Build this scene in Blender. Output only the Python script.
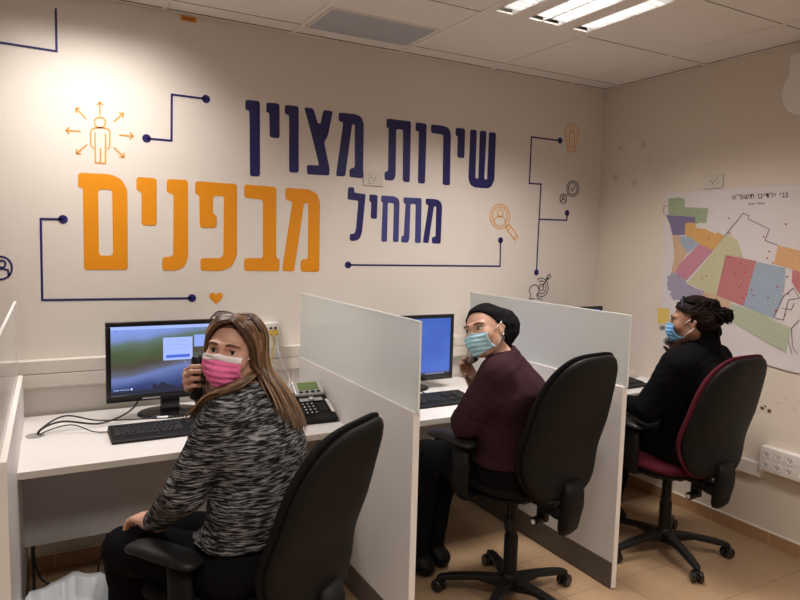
import bpy, bmesh, math, random, json
import numpy as np
from mathutils import Vector, Matrix
for _o in list(bpy.data.objects): bpy.data.objects.remove(_o)
SC = bpy.context.scene
COL = SC.collection
PI = math.pi

# ------------------------------------------------------------------ camera, world, lights, exposure
_yaw, _pitch, _roll = math.radians(28.94835), math.radians(5.34805), math.radians(1.4934)
_f = Vector((math.sin(_yaw)*math.cos(_pitch), math.cos(_yaw)*math.cos(_pitch), -math.sin(_pitch)))
_r = Vector((math.cos(_yaw), -math.sin(_yaw), 0)); _u = _r.cross(_f)
_r2 = math.cos(_roll)*_r + math.sin(_roll)*_u; _u2 = -math.sin(_roll)*_r + math.cos(_roll)*_u
CAM = bpy.data.cameras.new('camera'); CAMO = bpy.data.objects.new('camera', CAM); COL.objects.link(CAMO)
CAMO.matrix_world = Matrix(((_r2.x,_u2.x,-_f.x,0),(_r2.y,_u2.y,-_f.y,0),(_r2.z,_u2.z,-_f.z,1.56),(0,0,0,1)))
CAM.sensor_width = 36; CAM.lens = 653.944/800*36; CAM.clip_start = .02
SC.camera = CAMO
WD = bpy.data.worlds.new('world'); SC.world = WD; WD.use_nodes = True
WD.node_tree.nodes['Background'].inputs[0].default_value = (.9,.85,.8,1)
WD.node_tree.nodes['Background'].inputs[1].default_value = .0
SC.view_settings.view_transform = 'Standard'; SC.view_settings.look = 'None'
SC.view_settings.gamma = 1; SC.view_settings.use_curve_mapping = False
SC.view_settings.exposure = 0.26
LAMP_W = 5.1            # watts per louvre strip of a ceiling fitting
LAMP_COL = (1.0,.918,.85)

# ------------------------------------------------------------------ helpers
def V(*a): return np.array(a, float)
def nrm(v): v = np.asarray(v,float); return v/np.linalg.norm(v)

class MB:
    """collects verts and faces of one mesh"""
    def __init__(s): s.v=[]; s.f=[]; s.m=[]
    def add(s, vs, fs, mi=0):
        o=len(s.v); s.v += [tuple(map(float,p)) for p in vs]
        s.f += [tuple(i+o for i in q) for q in fs]; s.m += [mi]*len(fs); return s
    def box(s, c, d, M=None, mi=0):
        hx,hy,hz = d[0]/2,d[1]/2,d[2]/2
        vs=[Vector((x,y,z)) for z in (-hz,hz) for y in (-hy,hy) for x in (-hx,hx)]
        if M is not None: vs=[M@p for p in vs]
        vs=[p+Vector(c) for p in vs]
        return s.add(vs,[(0,2,3,1),(4,5,7,6),(0,1,5,4),(1,3,7,5),(3,2,6,7),(2,0,4,6)],mi)
    def span(s,a,b,mi=0):
        return s.box([(a[i]+b[i])/2 for i in range(3)],[abs(b[i]-a[i]) for i in range(3)],None,mi)
    def tube(s, path, r, n=8, mi=0, caps=True, flat=1.0, up=None):
        P=[V(*p) for p in path]; m=len(P); rs = r if hasattr(r,'__len__') else [r]*m
        o=[]; prev=None
        for i in range(m):
            t=nrm(P[min(i+1,m-1)]-P[max(i-1,0)])
            if prev is None:
                a = V(*up) if up is not None else (V(0,0,1) if abs(t[2])<.9 else V(1,0,0))
            else: a=prev
            x=a-t*np.dot(a,t); x=nrm(x); y=np.cross(t,x); prev=x
            for k in range(n):
                an=2*PI*k/n; o.append(P[i]+rs[i]*(math.cos(an)*x*flat+math.sin(an)*y))
        fs=[]
        for i in range(m-1):
            for k in range(n):
                fs.append((i*n+k,i*n+(k+1)%n,(i+1)*n+(k+1)%n,(i+1)*n+k))
        if caps: fs += [tuple(range(n-1,-1,-1)), tuple((m-1)*n+k for k in range(n))]
        return s.add(o,fs,mi)
    def lathe(s, prof, c=(0,0,0), n=24, M=None, mi=0):
        vs=[];fs=[]
        for (r,z) in prof:
            for k in range(n):
                a=2*PI*k/n; p=Vector((r*math.cos(a),r*math.sin(a),z))
                if M is not None: p=M@p
                vs.append(p+Vector(c))
        m=len(prof)
        for i in range(m-1):
            for k in range(n): fs.append((i*n+k,i*n+(k+1)%n,(i+1)*n+(k+1)%n,(i+1)*n+k))
        fs += [tuple(range(n-1,-1,-1)), tuple((m-1)*n+k for k in range(n))]
        return s.add(vs,fs,mi)
    def build(s, name, mat, parent=None, smooth=False, bevel=0, seg=2, loc=None):
        me=bpy.data.meshes.new(name); me.from_pydata(s.v,[],s.f)
        for m in (mat if isinstance(mat,(list,tuple)) else [mat]): me.materials.append(m)
        me.polygons.foreach_set('material_index', s.m)
        bm=bmesh.new(); bm.from_mesh(me); bmesh.ops.recalc_face_normals(bm,faces=bm.faces); bm.to_mesh(me); bm.free()
        return link(name, me, parent, smooth, bevel, seg, loc)

def link(name, me, parent=None, smooth=False, bevel=0, seg=2, loc=None):
    o=bpy.data.objects.new(name,me); COL.objects.link(o)
    if smooth: me.polygons.foreach_set('use_smooth',[True]*len(me.polygons))
    if bevel:
        b=o.modifiers.new('bevel','BEVEL'); b.width=bevel; b.segments=seg; b.limit_method='ANGLE'; b.angle_limit=math.radians(40)
        me.polygons.foreach_set('use_smooth',[True]*len(me.polygons))
        w=o.modifiers.new('wn','WEIGHTED_NORMAL'); w.keep_sharp=False
    if loc is not None: o.location=loc
    if parent is not None: o.parent=parent
    return o
def tag(o,label,cat,group=None):
    o['label']=label; o['category']=cat
    if group: o['group']=group
    return o
def thing(name,label,cat,loc=(0,0,0),rz=0,group=None):
    o=bpy.data.objects.new(name,None); o.empty_display_size=.05; COL.objects.link(o)
    o.location=loc; o.rotation_euler=(0,0,rz)
    return tag(o,label,cat,group)
def structure(o): o['kind']='structure'; return o
def copy_tree(o,parent=None):
    c=o.copy(); COL.objects.link(c)
    if parent is not None: c.parent=parent
    for ch in list(o.children): copy_tree(ch,c)
    return c
def smooth_poly(pts, r=.006, n=4):
    """rounds the corners of a 2-D polygon"""
    P=[V(*p) for p in pts]; out=[]; m=len(P)
    for i in range(m):
        a,b,c=P[i-1],P[i],P[(i+1)%m]; da=np.linalg.norm(a-b); dc=np.linalg.norm(c-b)
        q=min(r,da*.45,dc*.45); p0=b+(a-b)/da*q; p1=b+(c-b)/dc*q
        for k in range(n+1):
            t=k/n; out.append((1-t)**2*p0+2*t*(1-t)*b+t*t*p1)
    return out
def prism_fill(polys, to3, mats_idx=None):
    """polygons with ears filled by bmesh: polys is a list of (outline, [holes]); to3(x,y,side) maps to space"""
    bm=bmesh.new()
    for outline,holes in polys:
        es=[]
        rings=[]
        for ring in [outline]+holes:
            vs=[bm.verts.new(to3(p[0],p[1],1)) for p in ring]
            for i in range(len(vs)): es.append(bm.edges.new((vs[i],vs[(i+1)%len(vs)])))
            rings.append(vs)
        bmesh.ops.triangle_fill(bm,use_beauty=True,edges=es)
        for ring,vs in zip([outline]+holes,rings):
            ws=[bm.verts.new(to3(p[0],p[1],0)) for p in ring]
            for i in range(len(vs)):
                j=(i+1)%len(vs); bm.faces.new((vs[i],vs[j],ws[j],ws[i]))
    return bm
def bm_obj(name,bm,mat,parent=None):
    bmesh.ops.recalc_face_normals(bm,faces=bm.faces)
    me=bpy.data.meshes.new(name); bm.to_mesh(me); bm.free(); me.materials.append(mat)
    return link(name,me,parent)

# ------------------------------------------------------------------ materials
MATS={}
def mat(name,col,rough=.5,metal=0,spec=.5,noise=None,bump=None,emit=None,coat=0,trans=0,sheen=0):
    """noise=(scale,amount) varies the colour; bump=(scale,strength[,stretch])"""
    m=bpy.data.materials.new(name); m.use_nodes=True; nt=m.node_tree; b=nt.nodes['Principled BSDF']
    b.inputs['Base Color'].default_value=(*col,1); b.inputs['Roughness'].default_value=rough
    b.inputs['Metallic'].default_value=metal; b.inputs['Specular IOR Level'].default_value=spec
    b.inputs['Coat Weight'].default_value=coat; b.inputs['Transmission Weight'].default_value=trans
    b.inputs['Sheen Weight'].default_value=sheen
    tc=nt.nodes.new('ShaderNodeTexCoord')
    if noise:
        n=nt.nodes.new('ShaderNodeTexNoise'); n.inputs['Scale'].default_value=noise[0]; n.inputs['Detail'].default_value=4
        mp=nt.nodes.new('ShaderNodeMapRange'); mp.inputs[1].default_value=.3; mp.inputs[2].default_value=.7
        mp.inputs[3].default_value=1-noise[1]; mp.inputs[4].default_value=1+noise[1]
        mx=nt.nodes.new('ShaderNodeMix'); mx.data_type='RGBA'; mx.blend_type='MULTIPLY'; mx.inputs[0].default_value=1
        mx.inputs[6].default_value=(*col,1)
        nt.links.new(tc.outputs['Object'],n.inputs['Vector']); nt.links.new(n.outputs['Fac'],mp.inputs[0])
        nt.links.new(mp.outputs[0],mx.inputs[7]); nt.links.new(mx.outputs[2],b.inputs['Base Color'])
    if bump:
        n=nt.nodes.new('ShaderNodeTexNoise'); n.inputs['Scale'].default_value=bump[0]; n.inputs['Detail'].default_value=3
        bp=nt.nodes.new('ShaderNodeBump'); bp.inputs['Strength'].default_value=bump[1]; bp.inputs['Distance'].default_value=.004
        nt.links.new(tc.outputs['Object'],n.inputs['Vector'])
        nt.links.new(n.outputs['Fac'],bp.inputs['Height']); nt.links.new(bp.outputs[0],b.inputs['Normal'])
    if emit:
        b.inputs['Emission Color'].default_value=(*emit[0],1); b.inputs['Emission Strength'].default_value=emit[1]
    MATS[name]=m; return m
def NT(m): return m.node_tree, m.node_tree.nodes, m.node_tree.links, m.node_tree.nodes['Principled BSDF']
def math_node(nt,op,a,b=None,c=None):
    n=nt.nodes.new('ShaderNodeMath'); n.operation=op
    for i,x in enumerate((a,b,c)):
        if x is None: continue
        if isinstance(x,(int,float)): n.inputs[i].default_value=x
        else: nt.links.new(x,n.inputs[i])
    return n.outputs[0]
def mixcol(nt,fac,a,b):
    n=nt.nodes.new('ShaderNodeMix'); n.data_type='RGBA'
    for i,x in ((0,fac),(6,a),(7,b)):
        if isinstance(x,(int,float)): n.inputs[i].default_value=x
        elif isinstance(x,tuple): n.inputs[i].default_value=(*x,1)
        else: nt.links.new(x,n.inputs[i])
    return n.outputs[2]

M_wall=mat('wall paint',(.73,.685,.635),.75,spec=.25,noise=(1.2,.012),bump=(60,.06))
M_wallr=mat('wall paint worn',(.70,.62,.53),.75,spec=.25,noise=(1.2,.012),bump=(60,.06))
M_ceil=mat('ceiling tile',(.80,.755,.71),.85,spec=.2,bump=(220,.10))
M_grid=mat('ceiling grid white',(.80,.755,.71),.55)
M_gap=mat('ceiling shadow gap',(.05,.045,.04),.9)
M_floor=mat('floor tile',(.50,.36,.235),.42)
M_skirt=mat('skirting tile',(.40,.23,.12),.42,noise=(6,.08))
M_grout=mat('white caulk',(.70,.66,.60),.8)
M_lam=mat('white laminate',(.70,.68,.67),.42,noise=(3,.01))
M_edge=mat('white edge band',(.80,.77,.74),.4)
M_kick=mat('grey kick plate',(.10,.085,.075),.45)
M_mod=mat('grey laminate panel',(.47,.45,.44),.5)
M_black=mat('black plastic',(.009,.0088,.009),.45,spec=.24,bump=(500,.12))
M_blackg=mat('glossy black plastic',(.010,.010,.011),.16)
M_blackfab=mat('black chair fabric',(.0065,.0065,.007),.8,spec=.12,bump=(900,.25))
M_shell=mat('charcoal chair shell',(.007,.0066,.0066),.55,spec=.16,bump=(420,.2))
M_wine=mat('burgundy chair fabric',(.075,.009,.018),.8,spec=.15,bump=(900,.25))
M_steel=mat('brushed steel',(.55,.55,.56),.3,metal=1)
M_silver=mat('silver plastic',(.50,.50,.51),.34,metal=.3)
M_white=mat('white plastic',(.78,.76,.73),.4)
M_offw=mat('off white plastic',(.64,.60,.54),.45)
M_beige=mat('beige plastic',(.55,.50,.42),.45)
M_key=mat('black key',(.022,.022,.023),.5)
M_legend=mat('white print',(.75,.75,.75),.6)
M_navy=mat('navy vinyl',(.014,.013,.115),.45)
M_navyl=mat('light navy vinyl',(.045,.050,.21),.45)
M_orange=mat('orange vinyl',(.78,.29,.006),.45)
M_orangel=mat('thin orange vinyl',(.80,.36,.06),.45)
M_dark=mat('thin dark vinyl',(.03,.028,.05),.45)
M_skin=mat('fair skin',(.60,.34,.25),.5,noise=(40,.05),bump=(300,.05))
M_skin2=mat('tan skin',(.50,.29,.205),.5,noise=(40,.05),bump=(300,.05))
M_skin3=mat('brown skin',(.27,.145,.095),.5,noise=(40,.05),bump=(300,.05))
M_lip=mat('lips',(.45,.17,.15),.5)
M_eyew=mat('eye white',(.70,.66,.63),.25)
M_pupil=mat('dark iris',(.020,.012,.008),.12)
M_brow=mat('brow hair',(.11,.06,.038),.8)
M_pink=mat('pink mask cloth',(.86,.18,.42),.8,bump=(700,.15))
M_maskw=mat('white mask cloth',(.80,.76,.76),.8)
M_blue=mat('light blue mask cloth',(.34,.57,.68),.8,bump=(700,.15))
M_blued=mat('blue mask cloth',(.16,.40,.70),.8,bump=(700,.15))
M_plum=mat('plum knit',(.036,.014,.019),.9,spec=.1,bump=(500,.3))
M_coat=mat('black coat wool',(.0045,.0045,.005),.95,spec=.05,bump=(350,.3))
M_pants=mat('black trousers',(.006,.006,.007),.95,spec=.06,bump=(600,.2))
M_scarf=mat('black headscarf',(.006,.006,.007),.92,spec=.08,bump=(300,.35))
M_shoe=mat('black shoe',(.006,.006,.006),.5,spec=.15)
M_tortoise=mat('brown spectacle frame',(.05,.03,.035),.25)
M_gold=mat('gold ring',(.85,.60,.25),.25,metal=1)
M_cable=mat('black cable',(.012,.012,.012),.5)
M_yellow=mat('yellow plug',(.62,.42,.03),.45)
M_bag=mat('white bin liner',(.60,.64,.68),.35,bump=(30,.5))
M_paper=mat('map paper',(.66,.62,.62),.6)
M_rust=mat('rust stain',(.16,.07,.035),.9)
M_lens=mat('spectacle lens',(.9,.9,.95),.05,trans=.9)
M_grey=mat('grey handset plastic',(.33,.31,.30),.4)
M_panel=mat('grey ceiling panel',(.42,.43,.47),.5)
mat('dark grille',(.10,.10,.10),.6)
M_nail=mat('nail polish',(.55,.45,.47),.3)

def setup_mats():
    # floor tiles: 0.333 m grid read from the floor, thin dark joints
    nt,nd,lk,b=NT(M_floor)
    geo=nd.new('ShaderNodeNewGeometry'); sp=nd.new('ShaderNodeSeparateXYZ'); lk.new(geo.outputs['Position'],sp.inputs[0])
    T=.3333
    def cell(o,off):
        u=math_node(nt,'DIVIDE',math_node(nt,'SUBTRACT',o,off),T); fr=math_node(nt,'FRACT',u)
        d=math_node(nt,'MULTIPLY',math_node(nt,'MINIMUM',fr,math_node(nt,'SUBTRACT',1.0,fr)),T)
        return math_node(nt,'FLOOR',u),d
    fx,dx=cell(sp.outputs[0],2.333); fy,dy=cell(sp.outputs[1],2.046)
    d=math_node(nt,'MINIMUM',dx,dy); g=math_node(nt,'LESS_THAN',d,.0017)
    cb=nd.new('ShaderNodeCombineXYZ'); lk.new(fx,cb.inputs[0]); lk.new(fy,cb.inputs[1])
    wn=nd.new('ShaderNodeTexWhiteNoise'); wn.noise_dimensions='2D'; lk.new(cb.outputs[0],wn.inputs['Vector'])
    n=nd.new('ShaderNodeTexNoise'); n.inputs['Scale'].default_value=5; n.inputs['Detail'].default_value=6; lk.new(geo.outputs['Position'],n.inputs['Vector'])
    base=mixcol(nt,n.outputs['Fac'],(.42,.285,.17),(.30,.195,.115))
    base=mixcol(nt,math_node(nt,'MULTIPLY',wn.outputs['Value'],.22),base,(.28,.18,.105))
    lk.new(mixcol(nt,g,base,(.17,.11,.07)),b.inputs['Base Color'])
    bp=nd.new('ShaderNodeBump'); bp.inputs['Strength'].default_value=.35; bp.inputs['Distance'].default_value=.002; bp.invert=True
    lk.new(g,bp.inputs['Height']); lk.new(bp.outputs[0],b.inputs['Normal'])
    # worn right wall: faint ring left by a removed clock, its four glue spots, and cracks
    nt,nd,lk,b=NT(M_wallr)
    geo=nd.new('ShaderNodeNewGeometry'); sp=nd.new('ShaderNodeSeparateXYZ'); lk.new(geo.outputs['Position'],sp.inputs[0])
    y,z=sp.outputs[1],sp.outputs[2]
    n=nd.new('ShaderNodeTexNoise'); n.inputs['Scale'].default_value=9; n.inputs['Detail'].default_value=5; lk.new(geo.outputs['Position'],n.inputs['Vector'])
    def dist(cy,cz,sz=1.0):
        a=math_node(nt,'SUBTRACT',y,cy); c=math_node(nt,'MULTIPLY',math_node(nt,'SUBTRACT',z,cz),sz)
        return math_node(nt,'SQRT',math_node(nt,'ADD',math_node(nt,'MULTIPLY',a,a),math_node(nt,'MULTIPLY',c,c)))
    r=dist(3.045,2.088)
    ring=math_node(nt,'LESS_THAN',math_node(nt,'ABSOLUTE',math_node(nt,'SUBTRACT',r,.158)),math_node(nt,'MULTIPLY',n.outputs['Fac'],.006))
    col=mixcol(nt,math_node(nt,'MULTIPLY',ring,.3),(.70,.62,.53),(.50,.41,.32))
    for cy,cz in ((3.13,2.19),(2.945,2.185),(3.16,2.0),(3.0,1.96)):
        s=math_node(nt,'SUBTRACT',1.0,math_node(nt,'DIVIDE',dist(cy,cz),math_node(nt,'MULTIPLY',n.outputs['Fac'],.06)))
        s=math_node(nt,'MULTIPLY',math_node(nt,'MAXIMUM',s,0.0),.8)
        col=mixcol(nt,s,col,(.42,.34,.27))
    v=nd.new('ShaderNodeTexVoronoi'); v.feature='DISTANCE_TO_EDGE'; v.inputs['Scale'].default_value=7
    mpn=nd.new('ShaderNodeMapping'); mpn.inputs['Scale'].default_value=(1,1,2.2); lk.new(geo.outputs['Position'],mpn.inputs[0]); lk.new(mpn.outputs[0],v.inputs['Vector'])
    band=math_node(nt,'LESS_THAN',math_node(nt,'ABSOLUTE',math_node(nt,'SUBTRACT',z,.76)),.035)
    band=math_node(nt,'MULTIPLY',band,math_node(nt,'LESS_THAN',y,2.06))
    ck=math_node(nt,'MULTIPLY',band,math_node(nt,'LESS_THAN',v.outputs['Distance'],.022))
    ck=math_node(nt,'MULTIPLY',ck,math_node(nt,'GREATER_THAN',n.outputs['Fac'],.47))
    col=mixcol(nt,math_node(nt,'MULTIPLY',ck,.55),col,(.36,.29,.23))
    lk.new(col,b.inputs['Base Color'])
    # heather knit: short dark and light streaks running round the body
    m=mat('heather grey knit',(.1,.1,.1),.9,spec=.1); nt,nd,lk,b=NT(m)
    tc=nd.new('ShaderNodeTexCoord'); mp=nd.new('ShaderNodeMapping'); mp.inputs['Scale'].default_value=(26,26,230); mp.inputs['Rotation'].default_value=(.10,-.22,0)
    n=nd.new('ShaderNodeTexNoise'); n.inputs['Scale'].default_value=1; n.inputs['Detail'].default_value=3; n.inputs['Roughness'].default_value=.6
    lk.new(tc.outputs['Object'],mp.inputs[0]); lk.new(mp.outputs[0],n.inputs['Vector'])
    cr=nd.new('ShaderNodeValToRGB'); cr.color_ramp.elements[0].position=.46; cr.color_ramp.elements[0].color=(.009,.009,.010,1)
    cr.color_ramp.elements[1].position=.70; cr.color_ramp.elements[1].color=(.33,.33,.34,1)
    lk.new(n.outputs['Fac'],cr.inputs[0]); lk.new(cr.outputs[0],b.inputs['Base Color'])
    bp=nd.new('ShaderNodeBump'); bp.inputs['Strength'].default_value=.4; bp.inputs['Distance'].default_value=.003
    lk.new(n.outputs['Fac'],bp.inputs['Height']); lk.new(bp.outputs[0],b.inputs['Normal'])
    # hair: each strand its own tone
    def hair(name,cols):
        m=mat(name,cols[0],.42 if cols[0][0]>.02 else .62,spec=.35 if cols[0][0]>.02 else .12); nt,nd,lk,b=NT(m)
        g=nd.new('ShaderNodeNewGeometry'); cr=nd.new('ShaderNodeValToRGB'); e=cr.color_ramp.elements
        e[0].color=(*cols[0],1); e[1].color=(*cols[-1],1); e[1].position=1
        for i,c in enumerate(cols[1:-1]):
            x=e.new((i+1)/(len(cols)-1)); x.color=(*c,1)
        lk.new(g.outputs['Random Per Island'],cr.inputs[0]); lk.new(cr.outputs[0],b.inputs['Base Color'])
        return m
    hair('light brown hair',[(.045,.023,.012),(.10,.052,.026),(.17,.090,.045),(.30,.175,.09)])
    hair('dark brown hair',[(.002,.0012,.001),(.003,.0016,.0013),(.005,.0024,.0018),(.010,.0042,.003)])
    # frosted glass: scatters most of the light, a little passes
    m=bpy.data.materials.new('frosted glass'); m.use_nodes=True; nt,nd,lk,b=NT(m); MATS[m.name]=m
    b.inputs['Base Color'].default_value=(.84,.86,.85,1); b.inputs['Roughness'].default_value=.06
    tr=nd.new('ShaderNodeBsdfTranslucent'); tr.inputs[0].default_value=(.70,.74,.72,1)
    tp=nd.new('ShaderNodeBsdfTransparent'); tp.inputs[0].default_value=(.9,.95,.93,1)
    m1=nd.new('ShaderNodeMixShader'); m1.inputs[0].default_value=.30
    m2=nd.new('ShaderNodeMixShader'); m2.inputs[0].default_value=.10
    lk.new(b.outputs[0],m1.inputs[1]); lk.new(tr.outputs[0],m1.inputs[2]); lk.new(m1.outputs[0],m2.inputs[1]); lk.new(tp.outputs[0],m2.inputs[2])
    lk.new(m2.outputs[0],nd['Material Output'].inputs[0])
    m=bpy.data.materials.new('clear partition glass'); m.use_nodes=True; nt,nd,lk,b=NT(m); MATS[m.name]=m
    b.inputs['Base Color'].default_value=(.80,.82,.81,1); b.inputs['Roughness'].default_value=.12
    tp=nd.new('ShaderNodeBsdfTransparent'); m2=nd.new('ShaderNodeMixShader'); m2.inputs[0].default_value=.62
    lk.new(b.outputs[0],m2.inputs[1]); lk.new(tp.outputs[0],m2.inputs[2]); lk.new(m2.outputs[0],nd['Material Output'].inputs[0])
    mat('glass edge',(.80,.84,.82),.3)
    # lit tube
    mat('lit tube',(1,1,1),.5,emit=((1,.96,.92),10))
    mat('lamp reflector',(.80,.80,.80),.3,metal=.4)
    # screens
    m=mat('lit landscape screen',(.01,.01,.01),.25); nt,nd,lk,b=NT(m)
    tc=nd.new('ShaderNodeTexCoord'); sp=nd.new('ShaderNodeSeparateXYZ'); lk.new(tc.outputs['Generated'],sp.inputs[0])
    n=nd.new('ShaderNodeTexNoise'); n.inputs['Scale'].default_value=2.2; n.inputs['Detail'].default_value=1; lk.new(tc.outputs['Generated'],n.inputs['Vector'])
    v=math_node(nt,'ADD',sp.outputs[2],math_node(nt,'MULTIPLY',math_node(nt,'SUBTRACT',n.outputs['Fac'],.5),.30))
    v=math_node(nt,'SUBTRACT',v,math_node(nt,'MULTIPLY',math_node(nt,'SUBTRACT',sp.outputs[0],.25),.22))
    cr=nd.new('ShaderNodeValToRGB'); e=cr.color_ramp.elements
    e[0].position=0; e[0].color=(.012,.016,.06,1); e[1].position=1; e[1].color=(.20,.30,.72,1)
    for p,c in ((.12,(.03,.05,.17)),(.27,(.13,.18,.42)),(.34,(.10,.10,.14)),(.45,(.062,.055,.04)),(.60,(.060,.085,.038)),(.74,(.10,.15,.13)),(.86,(.17,.25,.55))):
        x=e.new(p); x.color=(*c,1)
    lk.new(v,cr.inputs[0]); lk.new(cr.outputs[0],b.inputs['Emission Color']); b.inputs['Emission Strength'].default_value=1.0
    m=mat('lit blue screen',(.01,.01,.01),.25); nt,nd,lk,b=NT(m)
    tc=nd.new('ShaderNodeTexCoord'); n=nd.new('ShaderNodeTexNoise'); n.inputs['Scale'].default_value=1.6; lk.new(tc.outputs['Generated'],n.inputs['Vector'])
    lk.new(mixcol(nt,n.outputs['Fac'],(.025,.07,.34),(.06,.15,.56)),b.inputs['Emission Color']); b.inputs['Emission Strength'].default_value=1.0
    mat('lit dialog white',(.02,.02,.02),.3,emit=((.33,.43,.86),1.0))
    mat('lit dialog line',(.02,.02,.02),.3,emit=((.24,.34,.78),1.0))
    mat('lit dialog button',(.02,.02,.02),.3,emit=((.05,.12,.62),1.0))
    mat('lit dark bar',(.02,.02,.02),.3,emit=((.008,.012,.035),1.0))
    mat('lit pale icon',(.02,.02,.02),.3,emit=((.45,.55,.80),1.0))
    mat('lit leaf',(.02,.02,.02),.3,emit=((.10,.30,.06),1.0))
    mat('lcd green',(.10,.14,.055),.25,emit=((.06,.09,.02),.5))
    # map colours, with a fine street pattern printed in each
    for nm,c in dict(green=(.34,.42,.27),purple=(.20,.17,.30),orange=(.66,.38,.13),peach=(.62,.42,.28),blue=(.34,.42,.52),pink=(.55,.24,.31),
                     lime=(.55,.53,.33),red=(.52,.19,.20),lavender=(.36,.33,.44),tan=(.60,.42,.27),sage=(.46,.50,.37),amber=(.68,.40,.20),yellow=(.70,.52,.12),seal=(.22,.18,.10)).items():
        m=mat('map '+nm,c,.6); nt,nd,lk,b=NT(m)
        geo=nd.new('ShaderNodeNewGeometry'); mp=nd.new('ShaderNodeMapping'); mp.inputs['Rotation'].default_value=(.5,0,0); mp.inputs['Scale'].default_value=(1,1.0,1.7); lk.new(geo.outputs['Position'],mp.inputs[0])
        v=nd.new('ShaderNodeTexVoronoi'); v.feature='DISTANCE_TO_EDGE'; v.distance='CHEBYCHEV' if False else 'EUCLIDEAN'
        v.inputs['Scale'].default_value=44; v.inputs['Randomness'].default_value=.6; lk.new(mp.outputs[0],v.inputs['Vector'])
        l=math_node(nt,'LESS_THAN',v.outputs['Distance'],.055)
        amt=.0 if nm in('yellow','seal') else .45
        lk.new(mixcol(nt,math_node(nt,'MULTIPLY',l,amt),c,tuple(x*.45 for x in c)),b.inputs['Base Color'])
setup_mats()
# ------------------------------------------------------------------ the room
XL,XR,YF,YB,ZC = -1.95,3.354,-1.7,3.296,2.59
def slab(name,a,b,m): return structure(MB().span(a,b).build(name,m))
slab('floor',(XL-.1,YF-.1,-.1),(XR+.1,YB+.1,0),M_floor)
slab('wall_back',(XL-.1,YB,0),(XR+.1,YB+.1,ZC+.2),M_wall)
slab('wall_right',(XR,YF-.1,0),(XR+.1,YB,ZC+.2),M_wallr)
slab('wall_left',(XL-.1,YF-.1,0),(XL,YB,ZC+.2),M_wall)
slab('wall_front',(XL,YF-.1,0),(XR,YF,ZC+.2),M_wall)
PX,PY=.625,.625
GX=[1.155+PX*k for k in range(-5,4)]; GY=[2.53+PY*k for k in range(-6,2)]
LAMPS=[(4,5),(2,6),(4,2),(1,3)]                     # grid cells that hold a light fitting
def cells():
    xs=[XL]+[g for g in GX if XL<g<XR]+[XR]; ys=[YF]+[g for g in GY if YF<g<YB]+[YB]
    return xs,ys
XS,YS=cells()
def lampcells():
    out=[]
    for (x0,y0) in ((1.78,1.905),(-.095,2.53),(1.78,.03),(-.095,.03)):
        i=min(range(len(XS)),key=lambda k:abs(XS[k]-x0)); j=min(range(len(YS)),key=lambda k:abs(YS[k]-y0)); out.append((i,j))
    return out
LC=lampcells()
cm=MB()
for i in range(len(XS)-1):
    for j in range(len(YS)-1):
        if (i,j) in LC: continue
        cm.span((XS[i],YS[j],ZC),(XS[i+1],YS[j+1],ZC+.02))
cm.span((XL,YF,ZC+.19),(XR,YB,ZC+.2))
structure(cm.build('ceiling',M_ceil))
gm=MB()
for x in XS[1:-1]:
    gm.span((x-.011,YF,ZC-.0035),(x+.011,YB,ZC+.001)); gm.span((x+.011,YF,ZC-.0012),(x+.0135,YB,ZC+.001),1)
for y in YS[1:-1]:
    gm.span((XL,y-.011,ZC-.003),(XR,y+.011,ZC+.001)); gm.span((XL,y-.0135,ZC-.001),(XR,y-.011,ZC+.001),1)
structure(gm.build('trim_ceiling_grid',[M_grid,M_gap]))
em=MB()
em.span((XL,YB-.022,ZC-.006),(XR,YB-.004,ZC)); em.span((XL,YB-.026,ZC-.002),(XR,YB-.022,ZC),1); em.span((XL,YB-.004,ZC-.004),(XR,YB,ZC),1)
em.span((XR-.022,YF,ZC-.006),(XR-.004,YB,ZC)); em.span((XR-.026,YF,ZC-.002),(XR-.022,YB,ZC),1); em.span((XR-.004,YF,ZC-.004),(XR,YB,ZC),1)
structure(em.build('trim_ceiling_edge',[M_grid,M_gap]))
def skirting(name,a,b,axis):
    s=MB(); L=b-a; n=max(1,round(L/.333)); w=L/n
    for k in range(n):
        p,q=a+w*k+.0012,a+w*(k+1)-.0012
        if axis=='x': s.span((p,YB-.012,0),(q,YB,.072)); s.span((p-.0012,YB-.0105,.001),(q+.0012,YB,.078),1)
        else: s.span((XR-.012,p,0),(XR,q,.066)); s.span((XR-.0105,p-.0012,.001),(XR,q+.0012,.071),1)
    return structure(s.build(name,[M_skirt,M_grout]))
skirting('baseboard_back',XL,XR-.012,'x'); skirting('baseboard_right',YF,YB-.012,'y')

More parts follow.
